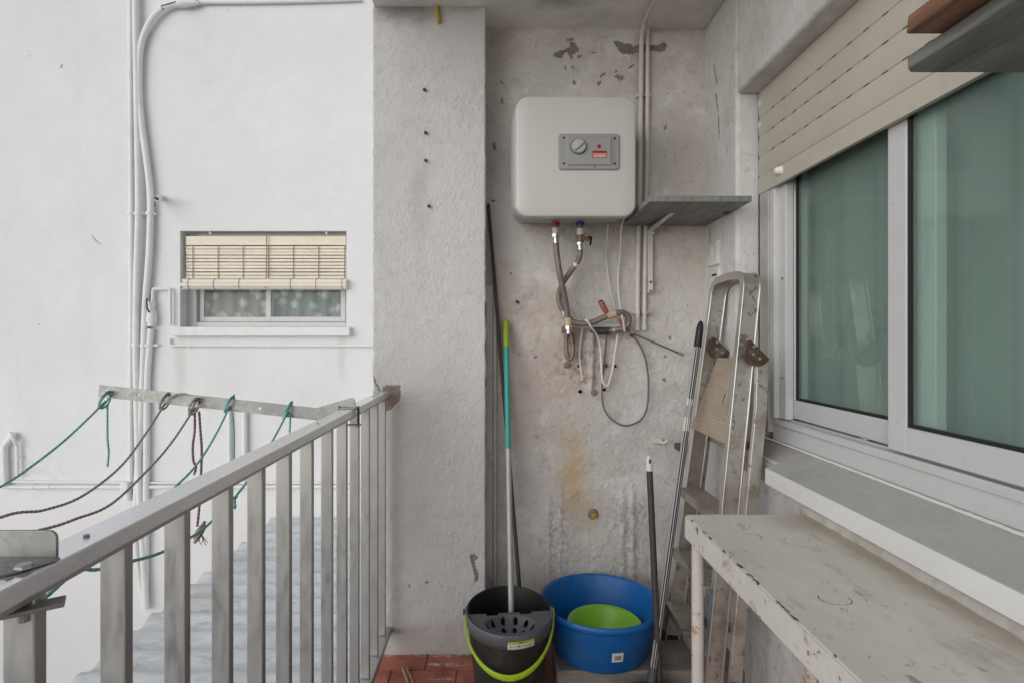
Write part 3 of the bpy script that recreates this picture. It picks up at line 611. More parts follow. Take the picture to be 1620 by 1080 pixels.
for xx in (-.464, -.4085): MB().tube([(xx,1.634,.962),(xx,1.634,1.024)], .0035, 8).build('clamp_bolt', M['rusty'], far_arm)
near_arm = empty('drying_arm', (-0.43, 0.5, 1.017), 'near galvanised angle bracket bolted onto the railing at the lower edge', 'clothes line arm')
poly = [(-1.22,0),(-.4185,0),(-.4185,.017)] + [(-.4265+.008*math.cos(R(a)), .020+.008*math.sin(R(a))) for a in (0,22,45,68,90)] + [(-1.22,.028)]
MB().prism(poly, (0,.531,1.0175), Vector((1,0,0)), Vector((0,0,1)), .003).build('upright_flange', M['galv'], near_arm, bevel=.0008)
MB().prism([(-1.22,.484),(-.452,.484),(-.436,.487),(-.414,.5275),(-1.22,.5275)], (0,0,1.0175), Vector((1,0,0)), Vector((0,1,0)), .003).build('foot_flange', M['galv'], near_arm, bevel=.0008)
MB().loft([[(-.4285+a, .503+b, z) for a, b in circ(6, r_)] for z, r_ in ((1.0207,.0072),(1.0232,.0072),(1.0240,.0062))]).build('bolt_head', M['alu'], near_arm)
MB().prism([(-.438,.484),(-.428,.484),(-.426,.49),(-.44,.49)], (0,0,.985), Vector((1,0,0)), Vector((0,1,0)), .033).build('clamp_tab', M['galv'], near_arm)
MB().bar((-.452,.480,.985), (-.400,.515,.985), .020, .004).build('clamp_bottom', M['galv'], near_arm, bevel=.001)
MB().tube([(-.4285,.503,.972),(-.4285,.503,.986)], .0045, 8).build('clamp_bolt', M['galv'], near_arm)

def rope_pts(pix, X):
    """pixels on the vertical plane X = const, turned into points of that plane"""
    out = []
    for px, py in pix:
        Y = F*X/(px - CX); out.append(P(px, py, Y))
    return out
def twist_tube(pts, r, n=10, tw=5.0, lobe=0.22, turns_per_m=520):
    pts = cr(pts, max(8, int(sum((Vector(pts[i+1])-Vector(pts[i])).length for i in range(len(pts)-1))/.0035/max(1,len(pts)-1)))); mb = MB(); mb.tube(pts, r, n)
    m = len(pts); s_ = 0
    for i in range(m):
        if i: s_ += (pts[i]-pts[i-1]).length
        for k in range(n):
            a = 2*math.pi*k/n; q = Vector(mb.v[i*n+k]); d = q - pts[i]
            mb.v[i*n+k] = tuple(pts[i] + d*(1 + lobe*math.sin(2*a + s_*turns_per_m)))
    return mb
def knot(c, r, rr, seed):
    rnd = random.Random(seed); mb = MB()
    for k in range(3):
        ph = rnd.uniform(0, 6); tilt = rnd.uniform(-.5, .5); pts = []
        for i in range(15):
            a = ph + 2*math.pi*i/14
            pts.append(c + Vector((r*math.cos(a)*.55, r*math.sin(a)*.9, r*math.cos(a + tilt)*1.1 + (k-1)*rr*1.1)))
        mb.tube(pts, rr, 7)
    return mb
ropes = [
 ('rope_green', 'teal clothes rope tied at the outer tip of the drying arm', [(167,634),(140,661),(100,698),(50,737),(0,770)], -1.19, [(1.05,.80),(.8,.83),(.5,.985)], .0030, [(170,640),(170,690),(172,715),(170,738)], 'rope_green'),
 ('rope_grey', 'grey twisted clothes rope second from the tip of the drying arm', [(262,636),(230,686),(190,738),(130,784),(70,806),(0,818)], -1.015, [(.9,.84),(.7,.89),(.5,.985)], .0029, [(268,630),(278,624),(290,622),(297,624)], None),
 ('rope_grey', 'grey twisted clothes rope beside the hanging purple cord ends', [(308,644),(276,693),(241,735),(178,795),(120,820),(62,838)], -0.92, [(.9,.88),(.7,.92),(.5,.985)], .0029, None, None),
 ('rope_green', 'short teal clothes rope dropping behind the handrail at mid arm', [(364,640),(345,680),(318,725),(283,764)], -0.818, [(1.2,.80),(.9,.80),(.7,.88),(.5,.985)], .0029, [(368,652),(370,680),(370,705),(370,724)], 'rope_green'),
 ('rope_green', 'teal clothes rope nearest the railing, knotted behind the balusters', [(456,650),(428,702),(388,765),(352,806),(316,840),(258,872),(205,888),(155,900),(118,905)], -0.64, [(.74,.86),(.6,.94),(.5,.985)], .0029, [(459,656),(459,670),(458,684)], 'rope_green')]
for k, (mname, lab, pix, X, ext, r, tail, tm_) in enumerate(ropes):
    pts = rope_pts(pix, X) + [Vector((X, y, z)) for y, z in ext]
    # the rope starts on the arm itself
    root = empty('clothes_rope', pts[0], lab, 'rope', 'ropes of the clothes line')
    twist_tube(pts, r, lobe=0.24 if mname == 'rope_grey' else 0.10).build('rope', M[mname], root)
    knot(pts[0] + Vector((0,-.004,.004)), .021, r*.95, k).build('knot', M[mname], root)
    if tail: twist_tube([P(x, y, 1.688) for x, y in tail], r*.9).build('loose_end', M[tm_ or mname], root)
pt = empty('purple_cord', P(314, 655, 1.688), 'thin purple cord ends hanging from the middle of the drying arm', 'cord')
twist_tube([P(x, y, 1.685) for x, y in ((308,652),(308,680),(305,705),(306,728),(310,738),(307,750))], .0034).build('cord_end', M['rope_purple'], pt)
twist_tube([P(x, y, 1.688) for x, y in ((315,650),(317,680),(319,710),(318,750),(316,790),(314,815),(312,832))], .0034).build('cord_end', M['rope_purple'], pt)
kc = P(316, 841, 1.36)
fk = empty('frayed_knot', kc, 'frayed grey rope knot seen between two balusters', 'knot')
knot(kc, .016, .004, 31).build('loop', M['rope_grey'], fk)
for i in range(9):
    rnd = random.Random(i+50); e = kc + Vector((rnd.uniform(-.012,.02), rnd.uniform(-.008,.008), -rnd.uniform(.02,.034)))
    MB().tube(cr([kc, (kc+e)/2 + Vector((rnd.uniform(-.006,.006),0,0)), e], 4), .0009, 5).build('strand', M['rope_grey'], fk)
gk = P(371, 790, 1.36); g2 = empty('rope_tail', gk, 'short teal rope tail dangling under the handrail', 'rope')
twist_tube([gk + Vector((.006,0,.012)), gk, gk + Vector((.002,-.003,-.012)), gk+Vector((.001,0,-.02))], .0036).build('rope', M['rope_green'], g2)

# ================================================================== ACROSS THE LIGHT WELL
# corrugated roof sheet just below floor level
rf = MB(); nY = 190; V = []; Fc = []
for j in range(nY+1):
    y = 0.3 + (FY - 0.01 - 0.3)*j/nY
    z = -0.085 + 0.014*math.cos(2*math.pi*(y-.02)/0.152) + 0.004*fbm(y*2, 0, 3)
    for x in (-1.62 + 0.004*fbm(y*3, 1, 1), -1.4, -1.1, -0.8, -0.462): V.append((x, y, z + 0.003*fbm(x*3, y*3, 0)))
for j in range(nY):
    for i in range(4): a = j*5+i; Fc.append((a, a+1, a+6, a+5))
k_ = len(V); V += [(x, y, z-.006) for x, y, z in V]; Fc += [(a+k_, b+k_, c_+k_, d_+k_) for a, b, c_, d_ in Fc]
for j in range(nY): Fc.append((j*5, j*5+5, k_+j*5+5, k_+j*5))
rf.add(V, Fc); tag(rf.build('corrugated_roof', M['roofsheet'], smooth=70), 'weathered blue-grey corrugated roof sheet below the railing', 'roof')
def fpipe(name, lab, pix, rpx, Y=None, cat='pipe', group=None, parts=(), mat='facade_paint'):
    r = rpx*FY/F/2*.86; Yp = (Y or FY) - r - 0.006
    pts = cr([P(x, y, Yp) for x, y in pix], 8)
    root = empty(name, pts[-1], lab, cat, group)
    MB().tube(pts, r, 14).build('pipe_run', M[mat], root)
    return root, Yp, r
def clamp(root, px, py, Yp, r, w_=1.7):
    c = P(px, py, Yp); MB().tube([c+Vector((0,0,-.009)), c+Vector((0,0,.009))], r*1.18, 14).build('pipe_clip', M['facade_paint'], root)
    MB().box(c.x-r*w_, c.x+r*w_, c.y, FY, c.z-.008, c.z+.008).build('clip_base', M['facade_paint'], root, bevel=.002)
a, Ya, ra = fpipe('wall_pipe', 'outermost faint white pipe of the bundle, running straight down', [(206,-40),(207,200),(208,400),(207,600),(207,760)], 9, group='vertical pipes on the white wall')
clamp(a, 207, 338, Ya, ra); clamp(a, 207, 546, Ya, ra)
a, Ya, ra = fpipe('wall_pipe', 'middle white pipe of the bundle, bowing slightly beside the window', [(214,-40),(215,60),(217,180),(219,330),(216,440),(215,560),(218,700),(221,790),(228,900),(231,962)], 11, Y=FY-.012, group='vertical pipes on the white wall')
clamp(a, 219, 338, Ya, ra); clamp(a, 215, 546, Ya, ra)
a, Ya, ra = fpipe('wall_pipe', 'white pipe curving over at the top like a walking stick', [(312,2),(290,5),(266,10),(246,24),(230,50),(222,78),(220,110),(220,150),(226,210),(234,270),(238,320),(236,400),(230,480),(227,560),(224,640),(217,760),(214,830)], 11, Y=FY-.006, group='vertical pipes on the white wall')
clamp(a, 237, 338, Ya, ra); clamp(a, 227, 546, Ya, ra)
c = P(292, 5, Ya-.01); MB().tube([c+Vector((-.05,0,-.006)), c, c+Vector((.10,.01,.006))], [.022,.030,.012], 12).build('sealed_joint', M['facade_paint'], a)
MB().tube([P(258,16,Ya-.02), P(255,10,Ya-.02), P(300,-3,Ya-.02)], .005, 6).build('wire_tie', M['rusty'], a)
a, Ya, ra = fpipe('wall_pipe', 'thin white conduit along the top edge of the wall', [(300,4),(400,3.5),(500,1.5),(570,-1)], 7, group='vertical pipes on the white wall')
g_, Ya, ra = fpipe('gas_riser', 'white gas pipe with a stop valve left of the blind', [(239,520),(237,545),(233,600),(232,700),(231,800),(230,950)], 11, cat='gas pipe')
for (y0_, y1_, rr) in ((516,505,1.30),(510,500,1.62),(500,492,1.45),(492,482,1.1),(482,478,1.3)):
    MB().tube([P(240,y0_,Ya), P(240.5,y1_,Ya)], ra*rr, 12).build('valve_body', M['facade_paint'], g_)
MB().tube(cr([P(236,494,Ya-.03), P(233,488,Ya-.045), P(232,478,Ya-.045), P(233,472,Ya-.04)], 5), [.006]*16, 8).build('valve_lever', M['darkgrey'], g_)
MB().tube(cr([P(241,482,Ya),P(241.5,470,Ya),P(242,460,Ya),P(243.5,457.5,Ya),P(246,457,Ya),P(262,457,Ya),P(267,457.5,Ya),P(269,460,Ya),P(269.5,480,Ya),P(269.5,515,Ya)], 5), .0105, 10).build('branch_pipe', M['facade_paint'], g_)
clamp(g_, 234, 546, Ya, ra, 3.2)
a, Ya, ra = fpipe('wall_pipe', 'thin white copper pipe running level under the window sill', [(269,535),(269,543),(271,546),(290,546.5),(400,547),(500,547),(592,547)], 4.2, cat='pipe')
for px in (300, 428): clamp(a, px, 547, Ya, ra, 1.5)
a, Ya, ra = fpipe('wall_pipe', 'upper thin pipe of the two level pipes behind the railing', [(18,761),(100,762),(300,763),(592,763)], 4.5, group='level pipes on the white wall')
a, Ya, ra = fpipe('wall_pipe', 'lower thicker pipe of the two level pipes behind the railing', [(5,769.5),(100,769.5),(300,769.5),(592,769)], 7, group='level pipes on the white wall')
for px in (52, 76, 300, 480): MB().tube([P(px-3,769.5,Ya),P(px+3,769.5,Ya)], ra*1.22, 12).build('coupling', M['facade_paint'], a)
mb = MB(); c = P(203, 767, Ya); mb.box(c.x-.028, c.x+.028, FY-.07, FY, c.z-.04, c.z+.03); mb.build('junction', M['facade_paint'], a, bevel=.006)
MB().tube([P(203,775,Ya),P(203,790,Ya)], .024, 12).build('stub', M['facade_paint'], a)
a, Ya, ra = fpipe('wall_pipe', 'thin vertical pipe seen under the drying arm', [(362,640),(363,700),(363,760)], 6.5, group='pipes seen under the drying arm')
a, Ya, ra = fpipe('wall_pipe', 'wider vertical pipe just right of a thin one under the drying arm', [(387,640),(387,700),(387,762)], 9.5, group='pipes seen under the drying arm')
a, Ya, ra = fpipe('wall_pipe', 'pipe bundle end dropping behind the nearest balusters', [(213,830),(217,880),(225,940),(230,962)], 10, group='vertical pipes on the white wall')
a, Ya, ra = fpipe('drain_elbow', 'stubby white drain elbow with a thin pipe at the far edge of the wall', [(21,684),(17,693),(8,704),(7,720),(8,745),(9,768)], 10.5, cat='pipe')
MB().tube(cr([P(19,690,Ya-.02),P(23,697,Ya-.02),P(27,705,Ya),P(27.5,720,Ya),P(28,752,Ya)], 5), .011, 10).build('thin_pipe', M['facade_paint'], a)
MB().tube([P(29,721,Ya),P(29,724,Ya)], .016, 10).build('pipe_clip', M['facade_paint'], a)
ts = empty('overflow_spout', P(253, 314, FY), 'short white overflow spout poking out beside the pipe bundle', 'spout')
MB().tube([P(255,312,FY+.02), P(253,313,FY-.05), P(248,315,FY-.16)], [.019,.019,.0185], 14).build('spout_tube', M['facade_paint'], ts)
MB().tube([P(247.4,315.2,FY-.160), P(247.3,315.3,FY-.1615)], .0145, 12).build('spout_mouth', M['crack'], ts)
MB().tube([P(245,318,FY-.15), P(245.3,323,FY-.15), P(245,327,FY-.15)], [.002,.002,.005], 6).build('drip_hook', M['crack'], ts)
flake('plaster_mark', [(95,107),(98,102),(99,102),(97,108)], FY, M['mortar'], facade, .3, 2)
for q in ([(145,372),(152,380),(160,386),(158,387),(150,382)], [(45,88),(47,88),(47,90)], [(360,16),(362,16),(361,18)], [(60,513),(62,512),(62,515)]):
    flake('plaster_mark', q, FY, M['mortar'], facade, .3, 2)

M['hairline'] = nmat('hairline_crack', (0.60, 0.59, 0.575), 0.95, var=0.1, bump=0)
for k, (x0c, y0c, x1c, y1c) in enumerate(((300,640,352,655),)):
    rnd = random.Random(k+70); n_c = 9; up_ = []; dn_ = []
    for i in range(n_c+1):
        t = i/n_c; xx = x0c+(x1c-x0c)*t + rnd.uniform(-1.6,1.6); yy = y0c+(y1c-y0c)*t + rnd.uniform(-1.6,1.6); w_c = .45*math.sin(math.pi*(t*.9+.05))
        up_.append((xx+w_c*.5, yy-w_c)); dn_.append((xx-w_c*.5, yy+w_c))
    flake('plaster_crack', up_ + dn_[::-1], FY, M['hairline'], facade, 0, 0, off=.001)
# the window across
WD = FY + 0.145
wn = empty('recessed_window', ((WX0+WX1)/2, WD, OZ0), 'small recessed sliding window with lace curtains under the wooden blind', 'window')
ws = MB().box(P(270,0,3.95).x, P(553,0,3.95).x, 3.95, WD, P(0,531,3.95).z - .002, P(0,518,3.95).z + .004).build('sill', M['facade_paint'], wn, bevel=.006)
fr = MB(); x0, x1, z0, z1 = WX0+.02, WX1-.0, OZ0+.004, OZ1
fr.box(WX0+.002, x0+.045, WD-.05, WD+.02, z0, z1).box(x1-.03, x1-.002, WD-.05, WD+.02, z0, z1).box(x0+.046, x1-.031, WD-.05, WD+.02, z0, z0+.035).box(x0+.046, x1-.031, WD-.05, WD+.02, z1-.04, z1-.001)
fr.build('frame', M['white_alu'], wn, bevel=.003)
xm = P(429, 0, WD).x
for nm, xa, xb, yy, gm in (('sash', x0+.05, xm+.02, WD-.02, 'glass_clear'), ('sash', xm-.02, x1-.034, WD-.045, 'glass_pale_green')):
    s_ = MB(); sw_ = .036
    s_.box(xa, xa+sw_, yy, yy+.02, z0+.038, z1-.045).box(xb-sw_, xb, yy, yy+.02, z0+.038, z1-.045).box(xa+sw_+.0003, xb-sw_-.0003, yy, yy+.02, z0+.038, z0+.075).box(xa+sw_+.0003, xb-sw_-.0003, yy, yy+.02, z1-.085, z1-.045)
    so = s_.build(nm, M['white_alu'], wn, bevel=.002)
    MB().box(xa+sw_-.004, xb-sw_+.004, yy+.008, yy+.012, z0+.071, z1-.081).build('pane', M[gm], so)
def curtain(name, p0, p1, z0, z1, amp, waves, mat, parent, seed=0):
    p0 = Vector(p0); p1 = Vector(p1); d = p1 - p0; nrm = Vector((-d.y, d.x, 0)).normalized(); n = waves*10; V = []; Fc = []
    for i in range(n+1):
        t = i/n; ph = 2*math.pi*waves*t + 1.2*fbm(t*6, seed, 0); q = p0 + d*t + nrm*(amp*math.sin(ph) + amp*.5*fbm(t*9, seed, 3))
        V += [(q.x, q.y, z0), (q.x, q.y, (z0+z1)/2), (q.x, q.y, z1)]
    for i in range(n):
        for k in range(2): Fc.append((i*3+k, i*3+3+k, i*3+4+k, i*3+1+k))
    return MB().add(V, Fc).build(name, mat, parent, smooth=80)
lc = curtain('lace_curtain', (x0-.02, WD+.038, 0), (x1+.02, WD+.038, 0), OZ0-.05, OZ1+.02, .012, 12, M['lace'], None); tag(lc, 'white lace curtain hanging inside the small recessed window', 'curtain')
bl = empty('wooden_blind', ((WX0+WX1)/2, 4.03, 1.98), 'pale wooden slat blind half rolled up over the recessed window', 'blind')
BY = 4.035
def bslat(name, xa, xb, ya, yb, mat, yo=0.0, th=.006):
    p = P(xa, ya, BY-yo); q = P(xb, yb, BY-yo); return MB().box(p.x, q.x, BY-yo, BY-yo+th, q.z, p.z).build(name, M[mat], bl, bevel=.0015)
bslat('head_board', 294, 547, 374, 388, 'slat', .012, .014)
for k in range(10):
    ya = 389.3 + k*5.27; o = bslat('slat', 293.8, 547.4, ya, ya + 4.15, 'slat', .002*(k % 2)); o.rotation_euler = (0, random.uniform(-.0016,.0016), 0)
for px in (305, 345, 384.5, 424.5, 464, 504, 545): 
    p0_ = P(px, 388, BY-.008); p1_ = P(px, 442, BY-.008); MB().tube([p0_, p1_], .0025, 6).build('cord', M['cord'], bl)
MB().tube([P(422,372,BY-.03), P(422,400,BY-.02), P(421,442,BY-.02), P(420,456,BY-.085)], .0038, 6).build('pull_cord', M['cord'], bl)
# the rolled-up bottom: slats laid round a drum
cz = P(0, 450, BY-.045).z; xa = P(288, 0, BY-.06).x; xb = P(548.3, 0, BY-.06).x; rr = .040
for k in range(9):
    a = R(100 + k*36); b = R(100 + (k+1)*36 - 4)
    m_ = MB(); q = []
    for r_ in (rr, rr-.006):
        q.append([(r_*math.cos(t), r_*math.sin(t)) for t in (a, (a+b)/2, b)])
    ring = q[0] + q[1][::-1]
    m_.loft([[(xa + (0.012 if k % 2 else 0), BY-.045+u, cz+v) for u, v in ring], [(xb, BY-.045+u, cz+v) for u, v in ring]]); m_.build('rolled_slat', M['slat_pale'], bl, smooth=50)
MB().tube([(xa+.02, BY-.045, cz), (xb-.002, BY-.045, cz)], rr-.008, 16).build('roll_core', M['slat'], bl)
for px in (300, 340, 380, 461, 501, 542):
    pts = [(P(px,0,BY-.06).x, BY-.045 + (rr+.0015)*math.cos(R(t)), cz + (rr+.0015)*math.sin(R(t))) for t in range(80, 291, 15)]
    MB().tube(pts, .0022, 5).build('roll_tie', M['cord'], bl)
for px in (332, 516): MB().tube([P(px,364,4.02), P(px,369,4.02), P(px+2,371,4.02)], .006, 6).build('hook', M['facade_paint'], bl)

# ================================================================== WATER HEATER
wh = empty('water_heater', (0.28, 2.28, 1.66), 'boxy white electric water heater hung high on the stained wall', 'water heater')
def ringY(Y, x0, x1, z0, z1, r): return [(x, Y, z) for x, z in rrect(x0, x1, z0, z1, r, 8)]
MB().loft([ringY(2.294, .078, .484, 1.705, 2.05, .05), ringY(2.285, .062, .494, 1.690, 2.064, .052), ringY(2.22, .054, .502, 1.680, 2.076, .055), ringY(2.10, .054, .505, 1.672, 2.086, .052), ringY(2.034, .060, .503, 1.664, 2.0885, .048)], cap0=True).build('casing', M['enamel_body'], wh, smooth=60)
MB().loft([ringY(2.0335, .0655, .4985, 1.6590, 2.0885, .046), ringY(2.0330, .0635, .5005, 1.6565, 2.0905, .047), ringY(2.006, .0665, .4975, 1.6565, 2.0895, .046), ringY(2.001, .0675, .4965, 1.6575, 2.0885, .045), ringY(1.998, .0695, .4945, 1.6595, 2.0865, .043), ringY(1.9965, .0735, .4905, 1.6635, 2.0825, .039), ringY(1.9945, .11, .455, 1.70, 2.046, .03), ringY(1.9925, .17, .395, 1.76, 1.985, .02)]).build('front_cover', M['enamel'], wh, smooth=50)
cp_y = 1.9925
def pz(px, py): q = P(px, py, 1.985); return q.x, q.z
X0, Z1 = pz(883.5, 211.5); X1, Z0 = pz(980, 268.5)
cpn = MB().loft([ringY(cp_y+.004, X0, X1, Z0, Z1, .011), ringY(cp_y-.005, X0, X1, Z0, Z1, .011), ringY(cp_y-.008, X0+.003, X1-.003, Z0+.003, Z1-.003, .009), ringY(cp_y-.0085, X0+.031, X1-.025, Z0+.013, Z1-.012, .004), ringY(cp_y-.0135, X0+.034, X1-.033, Z0+.017, Z1-.017, .003)]).build('control_panel', M['panel'], wh, smooth=30)
kx, kz = pz(915, 233); yk = cp_y-.0135
MB().loft([[(kx+a, yk-d_, kz+b) for a, b in circ(32, r_)] for d_, r_ in ((-.002,.029),(.0015,.029),(.0015,.0275))]).build('knob_collar', M['black'], cpn)
kb = MB().loft([[(kx+a, yk-d_, kz+b) for a, b in circ(32, r_)] for d_, r_ in ((0,.0268),(.008,.026),(.011,.023))])
kb.build('temperature_knob', M['knob'], cpn, smooth=40)
t_ = Vector((.75,0,.66)).normalized(); MB().obox((kx, yk-.014, kz), (t_, Vector((0,1,0)), t_.cross(Vector((0,1,0)))), (.022,.005,.006)).build('knob_grip', M['knob'], cpn, bevel=.003)
for px, py in ((892,218.5),(972.5,219.5),(892,259),(972.5,259.5)):
    sx, sz = pz(px, py); MB().tube([(sx, cp_y-.003, sz), (sx, cp_y-.0092, sz)], .0042, 10).build('screw', M['black'], cpn)
sx, sz = pz(940.5, 264); MB().tube([(sx, cp_y-.003, sz), (sx, cp_y-.0092, sz)], .0028, 8).build('screw', M['black'], cpn)
sx, sz = pz(947, 233); MB().tube([(sx, yk+.002, sz), (sx, yk-.002, sz), (sx, yk-.0035, sz)], [.0068,.0068,.004], 14).build('indicator_light', M['dkred'], cpn)
sx, sz = pz(936.5, 251); tx, tz = pz(959.3, 239.8)
lb = MB().box(sx, tx, yk-.0012, yk+.001, sz, tz).build('rating_label', M['redlabel'], cpn, smooth=0)
MB().box(sx+.0003, tx-.0003, yk-.0018, yk-.0013, tz-.0075, tz-.0004).build('label_band', M['dkred'], cpn, smooth=0)
rnd = random.Random(3); lm = MB(); xx = sx+.005
while xx < tx-.005:
    w_ = rnd.uniform(.0018,.0036); h_ = rnd.uniform(.006,.008); lm.box(xx, xx+w_, yk-.0018, yk-.0013, sz+.003, sz+.003+h_); xx += w_+.0022
lm.box(sx+.004, tx-.004, yk-.0018, yk-.0013, sz+.0125, sz+.0138)
lm.build('label_print', M['paper'], cpn, smooth=0)
HX, CXX = P(879,0,2.17).x, P(918,0,2.17).x
for nm, xx, mm in (('hot_outlet', HX, 'red'), ('cold_inlet', CXX, 'blue_cap')):
    o = MB().tube([(xx,2.17,1.70),(xx,2.17,1.634)], .011, 14).build(nm, M['brass'], wh)
    MB().tube([(xx,2.17,1.660),(xx,2.17,1.664),(xx,2.17,1.668),(xx,2.17,1.671)][::-1], [.017,.0175,.0175,.012][::-1], 18).build('collar', M[mm], o)
    MB().tube([(xx,2.17,1.70),(xx,2.17,1.672)], .0145, 16).build('boss', M['enamel_body'], o)
mb = MB(); c = P(906, 349, 2.19); mb.box(c.x-.03, c.x+.035, 2.185, 2.20, c.z-.006, c.z+.004); mb.build('service_cover', M['panel'], wh, bevel=.002)

# ------------------------------------------------------------------ hoses, valves and cables under the heater
def hexnut(name, a, b, r, parent, mat='chrome', n=6): return MB().tube([a, b], r, n).build(name, M[mat], parent, bevel=.001)
YH = 2.17
hh = empty('hot_hose', P(879, 370, YH), 'braided hose hanging from the red collar of the heater', 'hose')
MB().tube([P(879,361,YH),P(879,371,YH)], .0125, 14).build('thread_tape', M['paper'], hh)
hexnut('nut', P(879,370,YH), P(879,376,YH), .0165, hh); MB().tube([P(879,376,YH),P(879.5,386,YH)], .0115, 14).build('ferrule', M['chrome'], hh)
MB().tube(cr([P(879.5,385,YH),P(880.5,400,YH),P(884,425,YH),P(889,450,2.18),P(894,475,2.20),P(897.5,498,2.215),P(898.5,510,2.22)], 8), .0118, 14).build('hose_body', M['hose'], hh)
MB().tube([P(898.5,503,2.22),P(899,515,2.22)], .0150, 14).build('tape_wrap', M['ptfe'], hh)
hexnut('nut', P(899,515,2.22), P(899.5,521,2.22), .0150, hh); MB().tube([P(899.5,520,2.22),P(899.5,528,2.22)], .011, 12).build('ferrule', M['chrome'], hh)
ch = empty('cold_hose', P(918, 370, YH), 'braided hose crossing behind, hanging from the blue collar of the heater', 'hose')
MB().tube([P(918,362,YH),P(918,372,YH)], .0140, 14).build('thread_tape', M['paper'], ch)
vb = MB().tube([P(918,371.5,YH),P(918,383.5,YH)], .0135, 14).build('safety_valve', M['brass'], ch)
MB().tube([P(920,377.5,YH-.004),P(934,378.5,YH-.006)], [.0085,.007], 12).build('valve_arm', M['brass'], vb)
MB().tube(cr([P(931,375.5,YH-.008),P(935,376,YH-.012),P(934.8,381,YH-.014),P(933.6,388,YH-.014)], 4), .004, 8).build('valve_lever', M['hole'], vb)
MB().tube([P(928,380,YH-.005),P(928,383,YH-.005)], .005, 8).build('valve_stub', M['brass'], vb)
hexnut('nut', P(917.5,383.5,YH), P(917.3,388.5,YH), .0140, ch); MB().tube([P(917.3,388,YH),P(918,397,YH)], .0098, 12).build('ferrule', M['chrome'], ch)
cpts = cr([P(918,396,YH),P(917.5,404,YH),P(914,414,2.18),P(906,425,2.19),P(895,441,2.21),P(889,451,2.225),P(885,461,2.235),P(884,474,2.24),P(886.5,484,2.24),P(890,492,2.24)], 8)
MB().tube(cpts, .0105, 14).build('hose_body', M['hose'], ch)
MB().tube([P(912.4,416.5,2.181),P(909.5,420.6,2.186)], .0114, 14).build('paper_tag', M['paper'], ch)
MB().tube([P(888.5,488,2.24),P(892,497,2.24)], .0098, 12).build('ferrule', M['chrome'], ch); hexnut('nut', P(891.5,495,2.24), P(894.5,502,2.24), .0110, ch)
MB().tube([P(894,501,2.24),P(896,508,2.235)], .009, 10).build('elbow_end', M['brass'], ch)
# U-shaped drain loop
ul = empty('drain_loop', P(900, 560, 2.25), 'short hose bent into a tight loop below the hot hose', 'hose')
MB().tube(cr([P(896,522,2.25),P(895.5,540,2.25),P(896.5,558,2.25),P(900,567.5,2.25),P(904,566,2.25),P(906,557,2.25),P(906,545,2.25),P(905.5,537,2.25)], 6), .0095, 12).build('hose_body', M['hose'], ul)
MB().tube([P(906,544,2.25),P(904,533,2.25),P(903,527,2.25)], .0115, 12).build('connector', M['brass'], ul)
mb = MB(); c = P(895, 521, 2.25); mb.box(c.x-.012, c.x+.010, c.y-.012, c.y+.05, c.z-.014, c.z+.012); mb.build('elbow', M['brass'], ul, bevel=.003)
# return hose and wall pipe
rh = empty('return_hose', P(985, 520, 2.26), 'thick hose looping sideways to the wall valve with the red lever', 'hose')
MB().tube(cr([P(900,503,2.225),P(906,509,2.225),P(920,512,2.225),P(937,510,2.225),P(952,503.5,2.225),P(966,498,2.225),P(978,495,2.225),P(987,495.5,2.23),P(993.5,500,2.235),P(995,508,2.24),P(992,516,2.245),P(985,520,2.25),P(973,522,2.255)], 8), .0120, 14).build('hose_body', M['hose'], rh)
MB().tube([P(961,500.5,2.223),P(974,496,2.223)], .0137, 14).build('tape_wrap', M['ptfe'], rh)
MB().tube([P(975,521.5,2.255),P(967,522.5,2.257)], .0115, 12).build('ferrule', M['chrome'], rh); hexnut('nut', P(968,522.4,2.257), P(963,523,2.258), .013, rh, 'brass')
wp = empty('wall_valve', P(955, 522, 2.27), 'old wall pipe and valve with a faded red lever', 'valve')
MB().tube(cr([P(902,515,2.275),P(915,516,2.275),P(940,515.5,2.275),P(970,515,2.275),P(985,517,2.275)], 4), .0085, 12).build('wall_pipe', M['conduit'], wp)
MB().tube([P(966,523,2.265),P(950,523.5,2.265),P(934,522,2.27)], [.013,.016,.010], 12).build('valve_body', M['pole_dark'], wp)
MB().tube([P(950,477,2.215),P(951,479,2.215),P(958,492,2.222),P(961,496,2.225)], [.009,.0115,.0115,.008], 12).build('lever', M['oldred'], wp)
MB().tube([P(949.3,475.8,2.214),P(950.3,477.8,2.215)], .0085, 10).build('lever_tip', M['hole'], wp)
MB().tube([P(981,505,2.25),P(983,514,2.25)], .007, 8).build('red_tag', M['oldred'], wp); MB().tube([P(991,521,2.26),P(996,524,2.26)], .008, 8).build('red_cap', M['oldred'], wp)
def cable(lab, pix, r, mat, name='cable', Y=2.275, cat='cable', group='loose cables on the back wall'):
    pts = cr([P(p[0], p[1], p[2] if len(p) > 2 else Y) for p in pix], 8)
    root = empty(name, pts[-1], lab, cat, group); MB().tube(pts, r, 8).build('cable_run', M[mat], root); return root
cable('thin white cable dropping from the middle of the heater underside', [(962,356,2.2),(961,370,2.22),(959,400),(961,430),(965,455),(970,478),(977,505),(982,520)], .0028, 'cable_white')
cable('white cable dropping from the heater corner beside the shelf', [(990,343,2.17),(985,352,2.18),(982.5,368,2.22),(982,390,2.25),(979,420),(978,450),(980,478,2.25),(984,500,2.22),(987,514,2.22),(988,524,2.23)], .0040, 'cable_white')
cable('thick white cable arching over the hose and hanging in a bight', [(926,506,2.205),(930,509,2.20),(937,520,2.21),(944,530,2.24),(949,545,2.26),(951,565,2.265),(952,590,2.265),(954,604,2.265),(961,610,2.265),(965,600,2.265),(969,585,2.265),(972,565,2.27),(975,545,2.27),(977,529,2.275)], .0048, 'cable_white')
